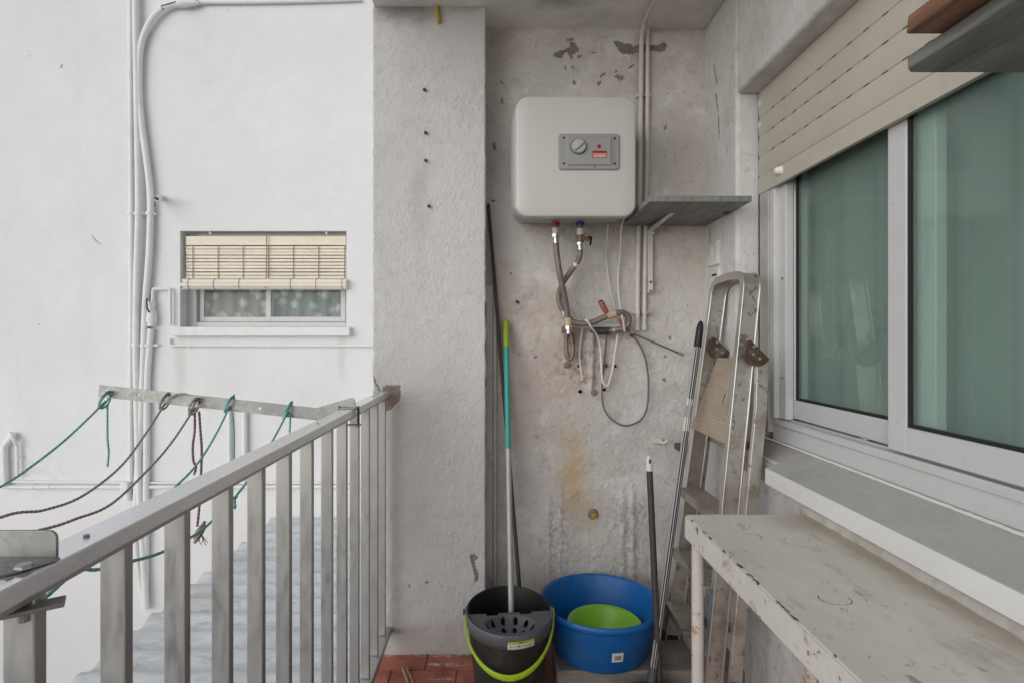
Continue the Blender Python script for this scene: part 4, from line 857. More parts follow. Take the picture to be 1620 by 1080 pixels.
cable('thin white cable ending at the filled holes', [(922,517),(918,545),(917,565),(919,585),(922,598,2.28),(918,601,2.285)], .0038, 'cable_white')
bc = cable('dark grey cable hanging in one big loop', [(999,530,2.28),(1006,537),(1014,549),(1021,567),(1025,590),(1026,615),(1024,642),(1017,660),(1005,669),(990,673),(977,669),(963,658),(955,643),(952.5,625),(953,604),(955.5,580),(957.5,555),(960,530)], .0036, 'cable_grey')
MB().tube([P(997,529,2.278),P(1001,532,2.276)], .006, 8).build('cable_gland', M['pole_dark'], bc)
ac = cable('straight dark aerial cable sticking out with a metal connector', [(1002,528,2.285),(1012,532,2.27),(1040,544,2.25),(1074,558.5,2.24)], .0040, 'cable_grey')
MB().tube([P(1073,558,2.24),P(1081,561.3,2.238)], .0055, 8).build('connector', M['chrome'], ac); MB().tube([P(1075,559,2.24),P(1077,559.8,2.24)], .0075, 8).build('connector_ring', M['chrome'], ac)
# two painted conduits
c1 = empty('wall_conduit', P(1012, 525, 2.285), 'painted conduit bending onto the ceiling, nearer the heater', 'conduit', 'twin conduits on the back wall')
xq = P(1013,0,2.283).x
MB().tube(cr([(xq-.012,2.283,1.262),(xq-.010,2.283,1.45),(xq-.006,2.283,1.7),(xq,2.283,2.05),(xq+.004,2.283,2.38),(xq+.004,2.276,2.45),(xq+.004,2.24,2.484),(xq+.004,2.15,2.487),(xq+.004,1.5,2.487),(xq+.004,-.5,2.487)], 6), .0095, 12).build('tube', M['conduit'], c1)
c2 = empty('wall_conduit', P(1022, 525, 2.285), 'painted conduit next to the corner shelf bracket', 'conduit', 'twin conduits on the back wall')
xr = P(1024,0,2.285).x
MB().tube(cr([(xr-.012,2.285,1.255),(xr-.010,2.285,1.45),(xr-.006,2.285,1.7),(xr,2.285,2.05),(xr+.002,2.285,2.496)], 6), .0085, 12).build('tube', M['conduit'], c2)
for cc, xx in ((c1, xq), (c2, xr)):
    for z, dx in ((2.215, .001), (1.325, -.011)):
        MB().tube([(xx+dx,2.284,z-.006),(xx+dx,2.284,z+.006)], .0118, 12).build('clip', M['conduit'], cc)
        MB().box(xx+dx-.019, xx+dx+.019, 2.287, 2.302, z-.006, z+.006).build('clip_base', M['conduit'], cc)
for cc, xx in ((c1, xq-.012), (c2, xr-.012)): MB().tube([(xx,2.284,1.252),(xx,2.284,1.275)], .0115, 12).build('end_sleeve', M['conduit'], cc)

# ================================================================== SHELVES
sh = empty('corner_shelf', (0.68, 2.29, 1.68), 'grey laminate corner shelf on a painted folding bracket', 'shelf')
MB().prism([(.512,1.872),(.8555,1.872),(.8555,2.288),(.512,2.288)], (0,0,1.680), Vector((1,0,0)), Vector((0,1,0)), .020).build('board', M['shelf'], sh, bevel=.0015)
MB().box(.5125, .8550, 1.8695, 1.8718, 1.6805, 1.6995).build('edge_strip', M['shelf_edge'], sh)
bkt = MB(); xb_ = P(1029, 0, 2.28).x
def bar3(m, a, b, w_, h_): return m.bar(a, b, w_, h_, up=(1,0,0))
MB().bar((xb_,2.284,1.665),(xb_,2.284,1.405), .022, .006, up=(0,1,0)).build('bracket_upright', M['conduit'], sh, bevel=.001)
MB().bar((xb_+.004,2.27,1.668),(xb_+.012,2.035,1.676), .016, .006).build('bracket_arm', M['conduit'], sh, bevel=.001)
MB().bar((xb_-.006,2.274,1.655),(xb_+.006,2.10,1.668), .005, .012).build('bracket_strut', M['conduit'], sh, bevel=.001)
MB().tube([(xb_-.012,2.272,1.652),(xb_+.012,2.272,1.652)], .012, 10).build('bracket_pivot', M['conduit'], sh)
for z in (1.45, 1.412): MB().tube([(xb_,2.292,z),(xb_,2.276,z)], .0045, 8).build('screw', M['rusty'], sh)
c = Vector((.835, 2.03, 1.679)); MB().tube([c+Vector((0,0,.004)), c, c+Vector((.004,-.004,-.006))], [.013,.011,.005], 10).build('bracket_stub', M['rusty'], sh)
s2 = empty('upper_shelf', (0.78, 0.6, 1.67), 'dark grey shelf board overhead at the top corner of the photo', 'shelf')
MB().prism([(.672,.06),(.905,.06),(.905,.925),(.686,.925),(.672,.912)], (0,0,1.666), Vector((1,0,0)), Vector((0,1,0)), .022).build('board', M['shelf'], s2, bevel=.0035)
wdm = empty('wood_offcut', (.72, .75, 1.69), 'rough red-brown wooden batten lying on the overhead shelf', 'wood')
mb = MB(); prof = [(.622,1.6885),(.700,1.6885),(.702,1.7175),(.655,1.7195),(.621,1.714)]
mb.loft([[(x, .848 - .006*(z-1.6885)/.03, z) for x, z in prof], [(x+.003, .70, z) for x, z in prof], [(x+.008, .25, z) for x, z in prof]]); tag(wdm, wdm['label'], 'wood')
mb.build('batten', M['wood'], wdm, bevel=.003)

# ================================================================== BIG SLIDING WINDOW
wd = empty('sliding_window', (.97, 1.35, .86), 'white aluminium sliding window with green-tinted panes beside the worktop', 'window')
FX = .940
def wbox(name, x0, x1, y0, y1, z0, z1, mat='white_alu', parent=wd, bevel=.0025): return MB().box(x0, x1, y0, y1, z0, z1).build(name, M[mat], parent, bevel=bevel)
# shutter guide and outer frame of the far side
wbox('guide_and_gap', .934, .985, 1.975, 1.9935, .905, 2.094, 'gasket')  # black strip standing in for the shaded gap beside the guide
wbox('guide_and_gap', .930, .985, 1.912, 1.9745, .900, 2.094, 'grey_alu')
wbox('frame_jamb', FX-.004, 1.05, 1.882, 1.9115, .952, 2.09)
wbox('frame_jamb', FX+.012, .979, 1.837, 1.8815, .953, 2.09)
wbox('frame_jamb', FX, 1.05, .701, .735, .953, 2.09)
wbox('frame_head', FX, 1.05, .7355, 1.8815, 2.02, 2.092)
for z in (1.42, 1.09): MB().tube([(FX+.013,1.857,z),(FX+.0095,1.857,z)], .0045, 10).build('screw', M['galv'], wd)
wbox('frame_foot', FX+.006, 1.05, .702, 1.9112, .876, .930)
wbox('track_lip', FX, FX+.010, .702, 1.9112, .930, .9515)
wbox('track_bed', FX+.0102, 1.05, .7352, 1.8813, .930, .940, 'grey_alu')
wbox('track_rib', .9685, .9735, .7352, 1.8813, .9402, .955)
wbox('track_rib', 1.003, 1.008, .7352, 1.8813, .9402, .955)
def sash(x, y0, y1, z0, z1, wl, wr, gm, bott=.062):
    o = MB().box(x, x+.026, y1-wl, y1, z0, z1).build('sash', M['white_alu'], wd, bevel=.0025)
    for nm, b_ in (('near_stile', (y0, y0+wr, z0, z1)), ('bottom_rail', (y0+wr+.0004, y1-wl-.0004, z0, z0+bott)), ('top_rail', (y0+wr+.0004, y1-wl-.0004, z1-.05, z1))):
        q = MB().box(x, x+.026, *b_).build(nm, M['white_alu'], o, bevel=.0025)
    gx = x + .010; e = .006
    ya, yb, za, zb = y0+wr, y1-wl, z0+bott, z1-.05
    for b_ in ((ya, ya+e, za, zb), (yb-e*1.6, yb, za, zb), (ya+e, yb-e*1.6, za, za+e*1.3), (ya+e, yb-e*1.6, zb-e, zb)):
        MB().box(gx-.006, gx+.008, b_[0], b_[1], b_[2], b_[3]).build('gasket', M['gasket'], o)
    MB().box(gx, gx+.004, ya+.002, yb-.002, za+.002, zb-.002).build('pane', M[gm], o, smooth=0)
    return o
far_s = sash(.981, 1.245, 1.8805, .9565, 2.019, .044, .056, 'glass_green'); far_s['label'] = 'far sash of the sliding window'
near_s = sash(.948, .737, 1.352, .9565, 2.019, .061, .05, 'glass_green'); near_s['label'] = 'near sash of the sliding window, its stile overlapping the far one'
MB().box(.974, .9805, 1.262, 1.335, .957, .972).build('brush_seal', M['gasket'], wd)
wbox('latch_tab', .972, .9815, 1.47, 1.49, .952, .960, 'grey_alu', bevel=.001)
ct = curtain('window_curtain', (1.085, 1.97, 0), (1.085, .66, 0), .80, 2.12, .018, 9, M['curtain'], None, 4); tag(ct, 'pale curtain hanging in soft folds behind the green glass', 'curtain')
# sill
sl = empty('window_sill', (.88, 1.3, .83), 'grey stone window sill with a thick white nosing under the big window', 'sill')
MB().loft([[(.822, y, .780), (.822, y, .826), (.836, y, .832), (.944, y, .874), (.944, y, .800)] for y in (.3, 1.704)]).build('nosing_slab', M['sill'], sl, bevel=.003)
MB().loft([[(.846, y, .770), (.846, y, .830), (.944, y, .872), (.944, y, .790)] for y in (1.7045, 1.994)]).build('inner_slab', M['sill'], sl, bevel=.002)
MB().loft([[(.8205, y, .7785), (.8205, y, .8265), (.8225, y, .8268), (.8225, y, .7785)] for y in (.3, 1.7045)]).build('painted_edge', M['sill_edge'], sl)
pts = [(.9385 + .0015*fbm(y*30,0,0), y, .8755 + .001*fbm(y*40,3,0)) for y in [i*.012+.3 for i in range(int((1.99-.3)/.012))]]
MB().tube(pts, .004, 6).build('sealant_bead', M['sill_edge'], sl)

# ------------------------------------------------------------------ roller shutter
rs = empty('roller_shutter', (.93, 1.35, 1.74), 'cream roller shutter lowered partway over the sliding window', 'shutter')
edges = [2.094, 2.001, 1.932, 1.861, 1.790, 1.730]
for k in range(5):
    z1, z0 = edges[k], edges[k+1]
    prof = [(.930,z0+.0006),(.9275,z0+.008),(.9262,(z0+z1)/2),(.9275,z1-.012),(.9298,z1-.006),(.9302,z1-.0006),(.940,z1-.0006),(.940,z0+.0006)]
    if k == 4: prof = [(.9265,z0),(.9265,z1-.003),(.9285,z1-.0015),(.940,z1-.0015),(.940,z0)]
    o = MB().loft([[(x, y, z) for x, z in prof] for y in (.705, 1.974)]).build('slat' if k < 4 else 'end_slat', M['shutter'], rs, smooth=30)
    if k < 3:
        sm = MB(); y = .78
        while y < 1.93: sm.box(.9285, .9335, y, y+.020, z0-.0014, z0+.0008); y += .068
        so = sm.build('light_slots', M['slot'], o, smooth=0); so['kind'] = 'stuff'
c = P(1235, 270, F*.9265/(1235-CX)); MB().tube([c+Vector((.004,0,0)), c-Vector((.004,0,0)), c-Vector((.018,0,0)), c-Vector((.020,0,0))], [.015,.014,.009,.006], 14).build('stopper', M['slat_pale'], rs)
for z in (2.05, 1.975): MB().tube([(.929,1.966,z),(.926,1.966,z)], .011, 10).build('end_clip', M['paper'], rs)

# ================================================================== LADDER
ld = empty('step_ladder', (.70, 1.95, 0), 'worn folded aluminium step ladder leaning in the corner', 'ladder')
u3 = Vector((.1157, 0, 1)).normalized(); n3 = Vector((u3.z, 0, -u3.x)); y3 = Vector((0,1,0))
def lx(Z): return .660 + .1157*Z
def lp(Y, Z): return Vector((lx(Z), Y, Z))
path = [lp(2.135,.012), lp(2.105,.6), lp(2.080,1.2), lp(2.073,1.36)]
path += [lp(2.073-.052*(1-math.cos(R(a))), 1.376+.052*math.sin(R(a))) for a in (15,30,45,60,75,90)]
path += [lp(1.94,1.432)] + [lp(1.802+.052*(1-math.sin(R(a))), 1.376+.052*math.cos(R(a))) for a in (0,15,30,45,60,75,90)]
path += [lp(1.802,1.36), lp(1.795,1.2), lp(1.77,.6), lp(1.745,.012)]
def strap(path, hw, th, nrm):
    rings = []
    for i, p in enumerate(path):
        t = (path[min(len(path)-1,i+1)] - path[max(0,i-1)]).normalized(); m_ = nrm.cross(t).normalized()
        rings.append([p + nrm*a + m_*b for a, b in ((-hw,-th),(hw,-th),(hw,th),(-hw,th))])
    return MB().loft(rings)
strap(path, .0275, .010, n3).build('front_frame', M['ladder'], ld, bevel=.003, smooth=35)
# raised lips along both edges of the profile
for sgn in (-1, 1):
    lip = [p + n3*(.0262*sgn) for p in path]; strap(lip, .0022, .0135, n3).build('frame_lip', M['lip'], ld, bevel=.001)
rear_near = [Vector(q) for q in ((.705,1.682,.008),(.737,1.700,.324),(.828,1.752,1.0),(.838,1.764,1.165))]
rear_far = [Vector(q) for q in ((.700,2.150,.075),(.735,2.145,.324),(.815,2.125,1.0),(.834,2.11,1.165))]
for pth in (rear_near, rear_far): strap(pth, .0185, .009, n3).build('rear_leg', M['ladder'], ld, bevel=.002)
for k, f in ((0, .95), (1, .78)):
    a_ = rear_near[k].lerp(rear_near[k+1], f); b_ = rear_far[k].lerp(rear_far[k+1], f); MB().bar(a_ + Vector((0,.009,0)), b_ - Vector((0,.009,0)), .010, .03).build('rear_brace', M['ladder'], ld, bevel=.002)
for Z in (.223, .430, .660):
    a_ = 1.745 + .05*Z/1.2; b_ = 2.135 - .055*Z/1.2; xs = lx(Z)
    st = MB(); st.loft([[(xs-.050, y, Z-.030), (xs-.050, y, Z), (xs+.034, y, Z), (xs+.034, y, Z-.024), (xs+.029, y, Z-.024), (xs+.029, y, Z-.005), (xs-.045, y, Z-.005), (xs-.045, y, Z-.030)] for y in (a_+.0105, b_-.0105)])
    o = st.build('step', M['ladder'], ld, bevel=.0008)
    rm = MB()
    for k in range(7): rm.box(xs-.044+k*.011, xs-.040+k*.011, a_+.012, b_-.012, Z+.0003, Z+.0015)
    rm.build('tread_ribs', M['platform'] if Z > .6 else M['ladder'], o)
# folded platform
pf = MB(); n = 44; V = []; Fc = []; Zb, Zt = .885, 1.150
def plx(Z): t = (Z-Zb)/(Zt-Zb); return lx(Z) - .036 + .052*t
for i in range(n+1):
    Z = Zb + (Zt-Zb)*i/n; d_ = .0016 if i % 2 else -.0006
    for y in (1.795 + .015*(i/n), 2.098 - .055*(i/n)): V.append((plx(Z) - d_, y, Z))
Fc = [(2*i, 2*i+1, 2*i+3, 2*i+2) for i in range(n)]
k_ = len(V); V += [(x+.016, y, z) for x, y, z in V]; Fc += [(a+k_, b+k_, c_+k_, d_+k_) for a, b, c_, d_ in Fc]
Fc += [(0,1,1+k_,k_), (2*n,2*n+1,2*n+1+k_,2*n+k_)] + [(2*i,2*i+2,2*i+2+k_,2*i+k_) for i in range(n)] + [(2*i+1,2*i+3,2*i+3+k_,2*i+1+k_) for i in range(n)]
po = pf.add(V, Fc).build('platform', M['platform'], ld, smooth=20)
for (ya, yb, za, zb, mm) in ((1.866,1.90,1.050,1.078,'peel'),(1.864,1.878,1.005,1.040,'peel'),(1.886,1.900,1.000,1.036,'peel'),(1.880,1.885,1.005,1.035,'ink'),(1.835,1.850,.955,.963,'peel')):
    pts = jag([(ya,za),(yb,za),(yb,zb),(ya,zb)], .003, 4, int(ya*1e4))
    lab = MB().loft([[(plx(z)-.0028, y, z) for y, z in pts], [(plx(z)+.002, y, z) for y, z in pts]]); lab.build('worn_sticker', M[mm], po, smooth=0)
def hinge(Y, cx, cz):
    pts = []
    for a, b in circ(40, .044):
        d_ = (a + b)/math.sqrt(2)
        if d_ > .012: a -= (d_-.012)/math.sqrt(2); b -= (d_-.012)/math.sqrt(2)
        pts.append((a, b))
    sh_ = lambda k: [(a*k, b*k) for a, b in pts]
    o = MB().loft([[(cx+a, Y-d_, cz+b) for a, b in sh_(k)] for d_, k in ((0,.96),(.003,1),(.011,1),(.014,.93))]).build('hinge', M['hinge'], ld, smooth=35)
    MB().loft([[(cx+a, Y-.014-d_, cz+b) for a, b in sh_(k)] for d_, k in ((-.001,.80),(.0015,.78),(.0015,.70),(-.0005,.68))], cap0=False).build('hinge_rim', M['hinge'], o)
    for a, b in ((-.014,-.006),(.006,-.02),(-.012,.018)): MB().tube([(cx+a,Y-.013,cz+b),(cx+a,Y-.0165,cz+b)], .005, 10).build('rivet', M['galv'], o)
hinge(1.760, P(1199,0,1.745).x, P(0,557,1.745).z)
MB().tube([(P(1190,0,1.745).x,1.752,1.178),(P(1190,0,1.745).x,1.80,1.178)], .012, 10).build('hinge_pin', M['hinge'], ld)
hinge(2.066, P(1139,0,2.055).x, P(0,549,2.055).z)
for Y, Z in ((1.778,.80),(2.086,.87),(1.765,.30)): MB().tube([(lx(Z),Y-.006,Z),(lx(Z),Y-.016,Z)], .006, 8).build('bolt', M['galv'], ld)
for Y, X in ((2.135,lx(.0)),(1.745,lx(.0)),(1.682,.705),(2.150,.700)): 
    zf = .07 if Y > 1.926 else 0
    MB().box(X-.03, X+.03, Y-.014, Y+.014, zf, zf+.03).build('rubber_foot', M['black'], ld, bevel=.003)

# ================================================================== WORKTOP TABLE
tb = empty('worktop_table', (.67, .95, 0), 'white metal worktop with rusty chipped edge against the window wall', 'table')
MB().prism([(.511,.2),(.8565,.2),(.8565,1.522),(.521,1.522),(.511,1.512)], (0,0,.724), Vector((1,0,0)), Vector((0,1,0)), .0188).build('table_top', M['table_top'], tb, bevel=.004, segs=3)
MB().box(.5085, .5106, .2, 1.510, .684, .7415).build('side_apron', M['table_edge'], tb, bevel=.0008)
MB().box(.522, .8555, 1.519, 1.5215, .684, .7238).build('end_apron', M['table_edge'], tb, bevel=.0008)
MB().tube([(.5360,1.490,0),(.5360,1.490,.7238)], .0155, 18).build('leg', M['rust_leg'], tb)
MB().tube([(.5360,.26,0),(.5360,.26,.7238)], .0155, 18).build('leg', M['rust_leg'], tb)
MB().bar((.835,1.490,.0),(.835,1.490,.7238), .025, .025, up=(0,1,0)).build('leg', M['rust_leg'], tb)
pts = []; 
for i in range(120):
    y = .2 + (1.53-.2)*i/119; pts.append((.872 + .003*fbm(y*20,1,0), y, .748 + .004*fbm(y*9,2,0)))
mo = MB().tube(pts, [.030 + .004*fbm(i*.25,7,1) for i in range(120)], 16).build('mortar_fillet', M['mortar'], right)
M['scuff'] = nmat('scuff_mark', (0.24, 0.20, 0.165), 0.8, var=0.3, vscale=80, bump=0)
sm = MB()                      # scuffs: broken ring left by a pot, chips and scratches
for k in range(26):
    rnd = random.Random(k+5)
    if k < 9: a = R(150 + k*27 + rnd.uniform(-8,8)); cx_, cy_, ln, dr = .625 + .028*math.cos(a), 1.03 + .022*math.sin(a), rnd.uniform(.004,.009), a + math.pi/2
    else: cx_, cy_, ln, dr = rnd.uniform(.53,.84), rnd.uniform(.75,1.48), rnd.uniform(.002,.006), rnd.uniform(1.2, 2.2)
    wd_ = rnd.uniform(.0006,.0015); u_2 = Vector((math.cos(dr), math.sin(dr), 0)); n_2 = Vector((-u_2.y, u_2.x, 0)); c_2 = Vector((cx_, cy_, .7429))
    pts = [c_2 - u_2*ln, c_2 + n_2*wd_*rnd.uniform(.5,1.2), c_2 + u_2*ln*.6 + n_2*wd_*.6, c_2 + u_2*ln, c_2 - n_2*wd_]
    sm.loft([pts, [q + Vector((0,0,.0004)) for q in pts]])
o = sm.build('scuff_marks', M['scuff'], tb, smooth=0); o['kind'] = 'stuff'
# chips of paint gone along the folded edge
for k in range(30):
    rnd = random.Random(k+300); y = rnd.uniform(.6,1.5); ln = rnd.uniform(.003,.014); x = .5115 + rnd.uniform(0,.003)
    pts = jag([(x, y-ln), (x+rnd.uniform(.002,.006), y-ln*.3), (x+rnd.uniform(.001,.004), y+ln), (x-.0005, y+ln*.5)], .0008, 3, k)
    MB().loft([[(a, b, .7415) for a, b in pts], [(a, b, .7431) for a, b in pts]]).build('paint_chip', M['rusty'] if k % 3 else M['bare_brown'], tb, smooth=0)
# ================================================================== TUB, BASIN, BUCKET, POLES
def lathe(profile, c, n=64, sx=1, sy=1):
    return MB().loft([[(c[0] + r_*sx*math.cos(2*math.pi*k/n), c[1] + r_*sy*math.sin(2*math.pi*k/n), c[2] + z) for k in range(n)] for r_, z in profile])
tub = empty('wash_tub', (.379, 2.066, .07), 'large round blue plastic tub on the ledge', 'tub')
lathe([(.150,0),(.166,.004),(.172,.014),(.174,.022),(.178,.026),(.205,.150),(.208,.158),(.216,.160),(.2215,.168),(.2225,.176),(.221,.183),(.217,.186),(.211,.184),(.207,.176),(.168,.016),(.155,.010),(.02,.010)], (.379,2.066,.071)).build('tub_shell', M['blue_tub'], tub, smooth=50)
def tub_r(z): return .178 + (z-.026)/(.150-.026)*(.205-.178)
def wrap_label(name, cx, cy, czz, a0, a1, z0, z1, rf, off, mat, parent, sx=1, sy=1, n=10):
    V = []; Fc = []
    for i in range(n+1):
        a = a0 + (a1-a0)*i/n
        for z in (z0, z1): r_ = rf(z)+off; V.append((cx + r_*sx*math.cos(a), cy + r_*sy*math.sin(a), czz+z))
    Fc = [(2*i,2*i+2,2*i+3,2*i+1) for i in range(n)]
    k_ = len(V); V += [(cx+(x-cx)*.996, cy+(y-cy)*.996, z) for x, y, z in V]; Fc += [(a+k_,b+k_,c_+k_,d_+k_) for a,b,c_,d_ in Fc]
    Fc += [(0,1,1+k_,k_),(2*n,2*n+1,2*n+1+k_,2*n+k_)] + [(2*i,2*i+2,2*i+2+k_,2*i+k_) for i in range(n)] + [(2*i+1,2*i+3,2*i+3+k_,2*i+1+k_) for i in range(n)]
    return MB().add(V, Fc).build(name, mat, parent)
aL = -math.pi/2 + .145
lb = wrap_label('barcode_label', .379, 2.066, .071, aL-.105, aL+.105, .056, .090, tub_r, .0012, M['paper'], tub)
xx = aL-.055; rnd = random.Random(9)
while xx < aL+.06:
    w_ = rnd.uniform(.004,.010); wrap_label('barcode_bar', .379, 2.066, .071, xx, xx+w_, .063, .080, tub_r, .0018, M['ink'], lb, n=1); xx += w_ + rnd.uniform(.005,.011)
bs = empty('green_basin', (.398, 2.07, .085), 'small lime green basin sitting inside the blue tub', 'basin')
lathe([(.080,0),(.088,.004),(.122,.070),(.126,.076),(.136,.078),(.1375,.082),(.135,.085),(.126,.085),(.120,.078),(.085,.008),(.01,.008)], (.398,2.07,.0835)).build('basin_shell', M['green_basin'], bs, smooth=50)

# mop bucket, oval, with a wringer over the front half
BX, BYc, BH = .040, 1.922, .285
bk = empty('mop_bucket', (BX, BYc, 0), 'dark grey oval mop bucket with a lime bail handle', 'bucket')
RX, RY = .146, .180
def bsc(z): return .76 + .24*(z/BH)**.9
def ell(z, k=1.0, n=72): s_ = bsc(max(0,z))*k; return [(BX + RX*s_*math.cos(2*math.pi*i/n), BYc + RY*s_*math.sin(2*math.pi*i/n), z) for i in range(n)]
MB().loft([ell(.287,.985), ell(.283,.972), ell(.2,.968), ell(.012,.96)], cap0=False).build('bucket_inside', M['black'], bk, smooth=40)
rings = [ell(.002,.95), ell(.006), ell(.10), ell(.20), ell(.238), ell(.240,1.022), ell(.283,1.022), ell(.287,1.01), ell(.287,.985)]
MB().loft(rings, cap1=False).build('bucket_body', M['bucket'], bk, smooth=40)
# wringer: collar plate with a dished basket full of holes
ye = BYc - .012
holes = []
def inside(x, y, k): return ((x-BX)/(RX*k))**2 + ((y-BYc)/(RY*k))**2 <= 1
bx0, by0, rbx, rby = BX+.004, BYc-.085, .088, .060
wv = MB(); N1 = 100; M1 = 100; idx = {}
hole_c = []
for ring_r, cnt, ph in ((.82, 11, 0.2), (.52, 8, 0.5), (.22, 4, 0.1)):
    for i in range(cnt):
        a = ph + 2*math.pi*i/cnt; hole_c.append((bx0 + rbx*ring_r*math.cos(a), by0 + rby*ring_r*math.sin(a), .0076 if ring_r > .4 else .006))
V = []; Fc = []; xs0, xs1, ys0, ys1 = BX-RX, BX+RX, BYc-RY, ye+.02
def wz(x, y):
    q = math.sqrt(((x-bx0)/rbx)**2 + ((y-by0)/rby)**2)
    t = max(0, min(1, (1.0-q)/.22)); t2 = max(0, (0.78-q)/.78)
    return .281 - .024*(t*t*(3-2*t)) - .045*t2
for j in range(M1+1):
    for i in range(N1+1):
        x = xs0 + (xs1-xs0)*i/N1; y = ys0 + (ys1-ys0)*j/M1
        # squeeze the grid into the half oval
        kx = math.sqrt(max(0.0004, 1 - ((min(y,ye+.02)-BYc)/(RY))**2)); x = BX + (x-BX)*kx*.985
        V.append((x, y, wz(x, y)))
def edge_y(x):   # back edge with two rounded notches
    e = ye
    for cxn in (BX-.058, BX+.058):
        d_ = abs(x-cxn)
        if d_ < .020: e -= .014
    return e + .10*(x-BX)
for j in range(M1):
    for i in range(N1):
        q = [j*(N1+1)+i, j*(N1+1)+i+1, (j+1)*(N1+1)+i+1, (j+1)*(N1+1)+i]
        cxq = sum(V[a][0] for a in q)/4; cyq = sum(V[a][1] for a in q)/4
        if cyq > edge_y(cxq): continue
        if any((cxq-hx)**2 + ((cyq-hy)*1.15)**2 < hr*hr for hx, hy, hr in hole_c): continue
        Fc.append(tuple(q))
wr = wv.add(V, Fc).build('wringer', M['wringer'], bk, smooth=60); sm_ = wr.modifiers.new('thick', 'SOLIDIFY'); sm_.thickness = .003; sm_.offset = -1
# front lip of the wringer hooked over the rim
def arc(z, k, a0, a1, n=40): s_ = bsc(z)*k; return [(BX + RX*s_*math.cos(a0+(a1-a0)*i/n), BYc + RY*s_*math.sin(a0+(a1-a0)*i/n), z) for i in range(n+1)]
A0_, A1_ = R(176), R(364)
o1, o2, o3, o4 = arc(.246,1.034,A0_,A1_), arc(.287,1.034,A0_,A1_), arc(.2925,1.012,A0_,A1_), arc(.2895,.962,A0_,A1_)
V = o1+o2+o3+o4; n_ = len(o1); Fc = [(k*n_+i, k*n_+i+1, (k+1)*n_+i+1, (k+1)*n_+i) for k in range(3) for i in range(n_-1)]
wl = MB().add(V, Fc).build('wringer_lip', M['wringer'], bk, smooth=50); sm_ = wl.modifiers.new('thick', 'SOLIDIFY'); sm_.thickness = .0025; sm_.offset = -1
# sticker on the lip
aS = R(284)
def lip_r(z): return bsc(z)*1.034 + .009
st = wrap_label('sticker', BX, BYc, 0, aS-.30, aS+.29, .250, .2665, lip_r, 0, M['paper'], bk, RX, RY)
wrap_label('sticker_band', BX, BYc, 0, aS-.30, aS+.29, .2668, .2745, lip_r, 0, M['lime'], bk, RX, RY)
rnd = random.Random(4)
for k in range(9):
    a = aS-.25+k*.056; z = .2535 + rnd.uniform(0,.003); wrap_label('sticker_print', BX, BYc, 0, a, a+rnd.uniform(.02,.04), z, z+.006, lambda q: lip_r(q)+.004, 0, M['ink'] if k % 3 == 0 else M['panel'], st, RX, RY, n=1)
wrap_label('sticker_print', BX, BYc, 0, aS-.06, aS+.04, .2690, .2722, lambda q: lip_r(q)+.004, 0, M['ink'], st, RX, RY, n=2)
# bail handle hanging in front
hp = []
for i in range(41):
    t = i/40; a = R(180 + 180*t)
    x = BX + (RX*1.045)*math.cos(a); dz = math.sin(math.pi*t)
    s_ = bsc(.27)*1.03
    yv = BYc + .01 - (RY*1.10)*abs(math.sin(a))**.9
    zv = .272 - .108*dz**1.15 + (0.012 if t > .5 else -.004)*(abs(t-.5)*2)
    hp.append(Vector((x, yv, zv)))
V = []; rings = []
for i, p in enumerate(hp):
    tg_ = (hp[min(40,i+1)] - hp[max(0,i-1)]).normalized(); out = Vector((p.x-BX, (p.y-BYc), 0)).normalized(); out = (out - tg_*out.dot(tg_)).normalized(); up = tg_.cross(out)
    wdt = .0042 + .0052*math.sin(math.pi*i/40)**3; th = .0035
    rings.append([p + up*a*wdt + out*b*th for a, b in ((-1,-.5),(-1,.5),(-.6,1),(.6,1),(1,.5),(1,-.5))])
MB().loft(rings).build('bail_handle', M['lime'], bk, smooth=50)
for sgn in (-1, 1): MB().tube([(BX+sgn*RX*.98, BYc+.01, .272),(BX+sgn*RX*1.09, BYc+.01, .272)], .010, 12).build('handle_pivot', M['bucket'], bk)

# mop standing in the bucket
mp = empty('mop', (.045, 1.93, .03), 'mop handle with teal sleeve and lime tip standing in the bucket', 'mop')
T = P(800.3, 506, 2.262); Bq = P(809, 975, 1.948); d_ = (Bq - T)
def along(f): return T + d_*f
tz = lambda py: (py-506)/(975-506)*0.985   # rough share along the stick
MB().tube([along(-.004), along(0), along(.01), along(.05), along(.105)], [.003,.008,.0118,.0125,.0122], 14).build('tip_grip', M['lime_grip'], mp)
MB().tube([along(.104), along(.47)], .0108, 14).build('teal_sleeve', M['teal'], mp)
MB().tube([along(.468), along(1.10)], .0104, 14).build('pole', M['pole_grey'], mp)
hd = MB()
for k in range(40):
    rnd = random.Random(k); a = rnd.uniform(0, 6.28); q = along(1.10); e = Vector((BX + rnd.uniform(.1,.8)*.08*math.cos(a), BYc + .01 + rnd.uniform(.1,.8)*.10*math.sin(a), .022))
    hd.tube(cr([q, (q+e)/2 + Vector((0,0,.02)), e], 3), .004, 5)
o = hd.build('mop_strands', M['rope_grey'], mp); o['kind'] = 'stuff'
# black pole leaning in the corner
bp = empty('black_pole', (.105, 2.18, 0), 'long thin black pole leaning behind the mop bucket', 'pole')
MB().tube([P(773,327,2.284), P(773.4,333,2.284), P(822,930,2.20), (.103,2.165,.005)], [.0055,.007,.0085,.0085], 10).build('pole_shaft', M['pole_dark'], bp)
q = P(773,327,2.284); MB().tube([q, q+Vector((-.0012,.001,.012))], [.0072,.004], 10).build('pole_cap', M['black'], bp)
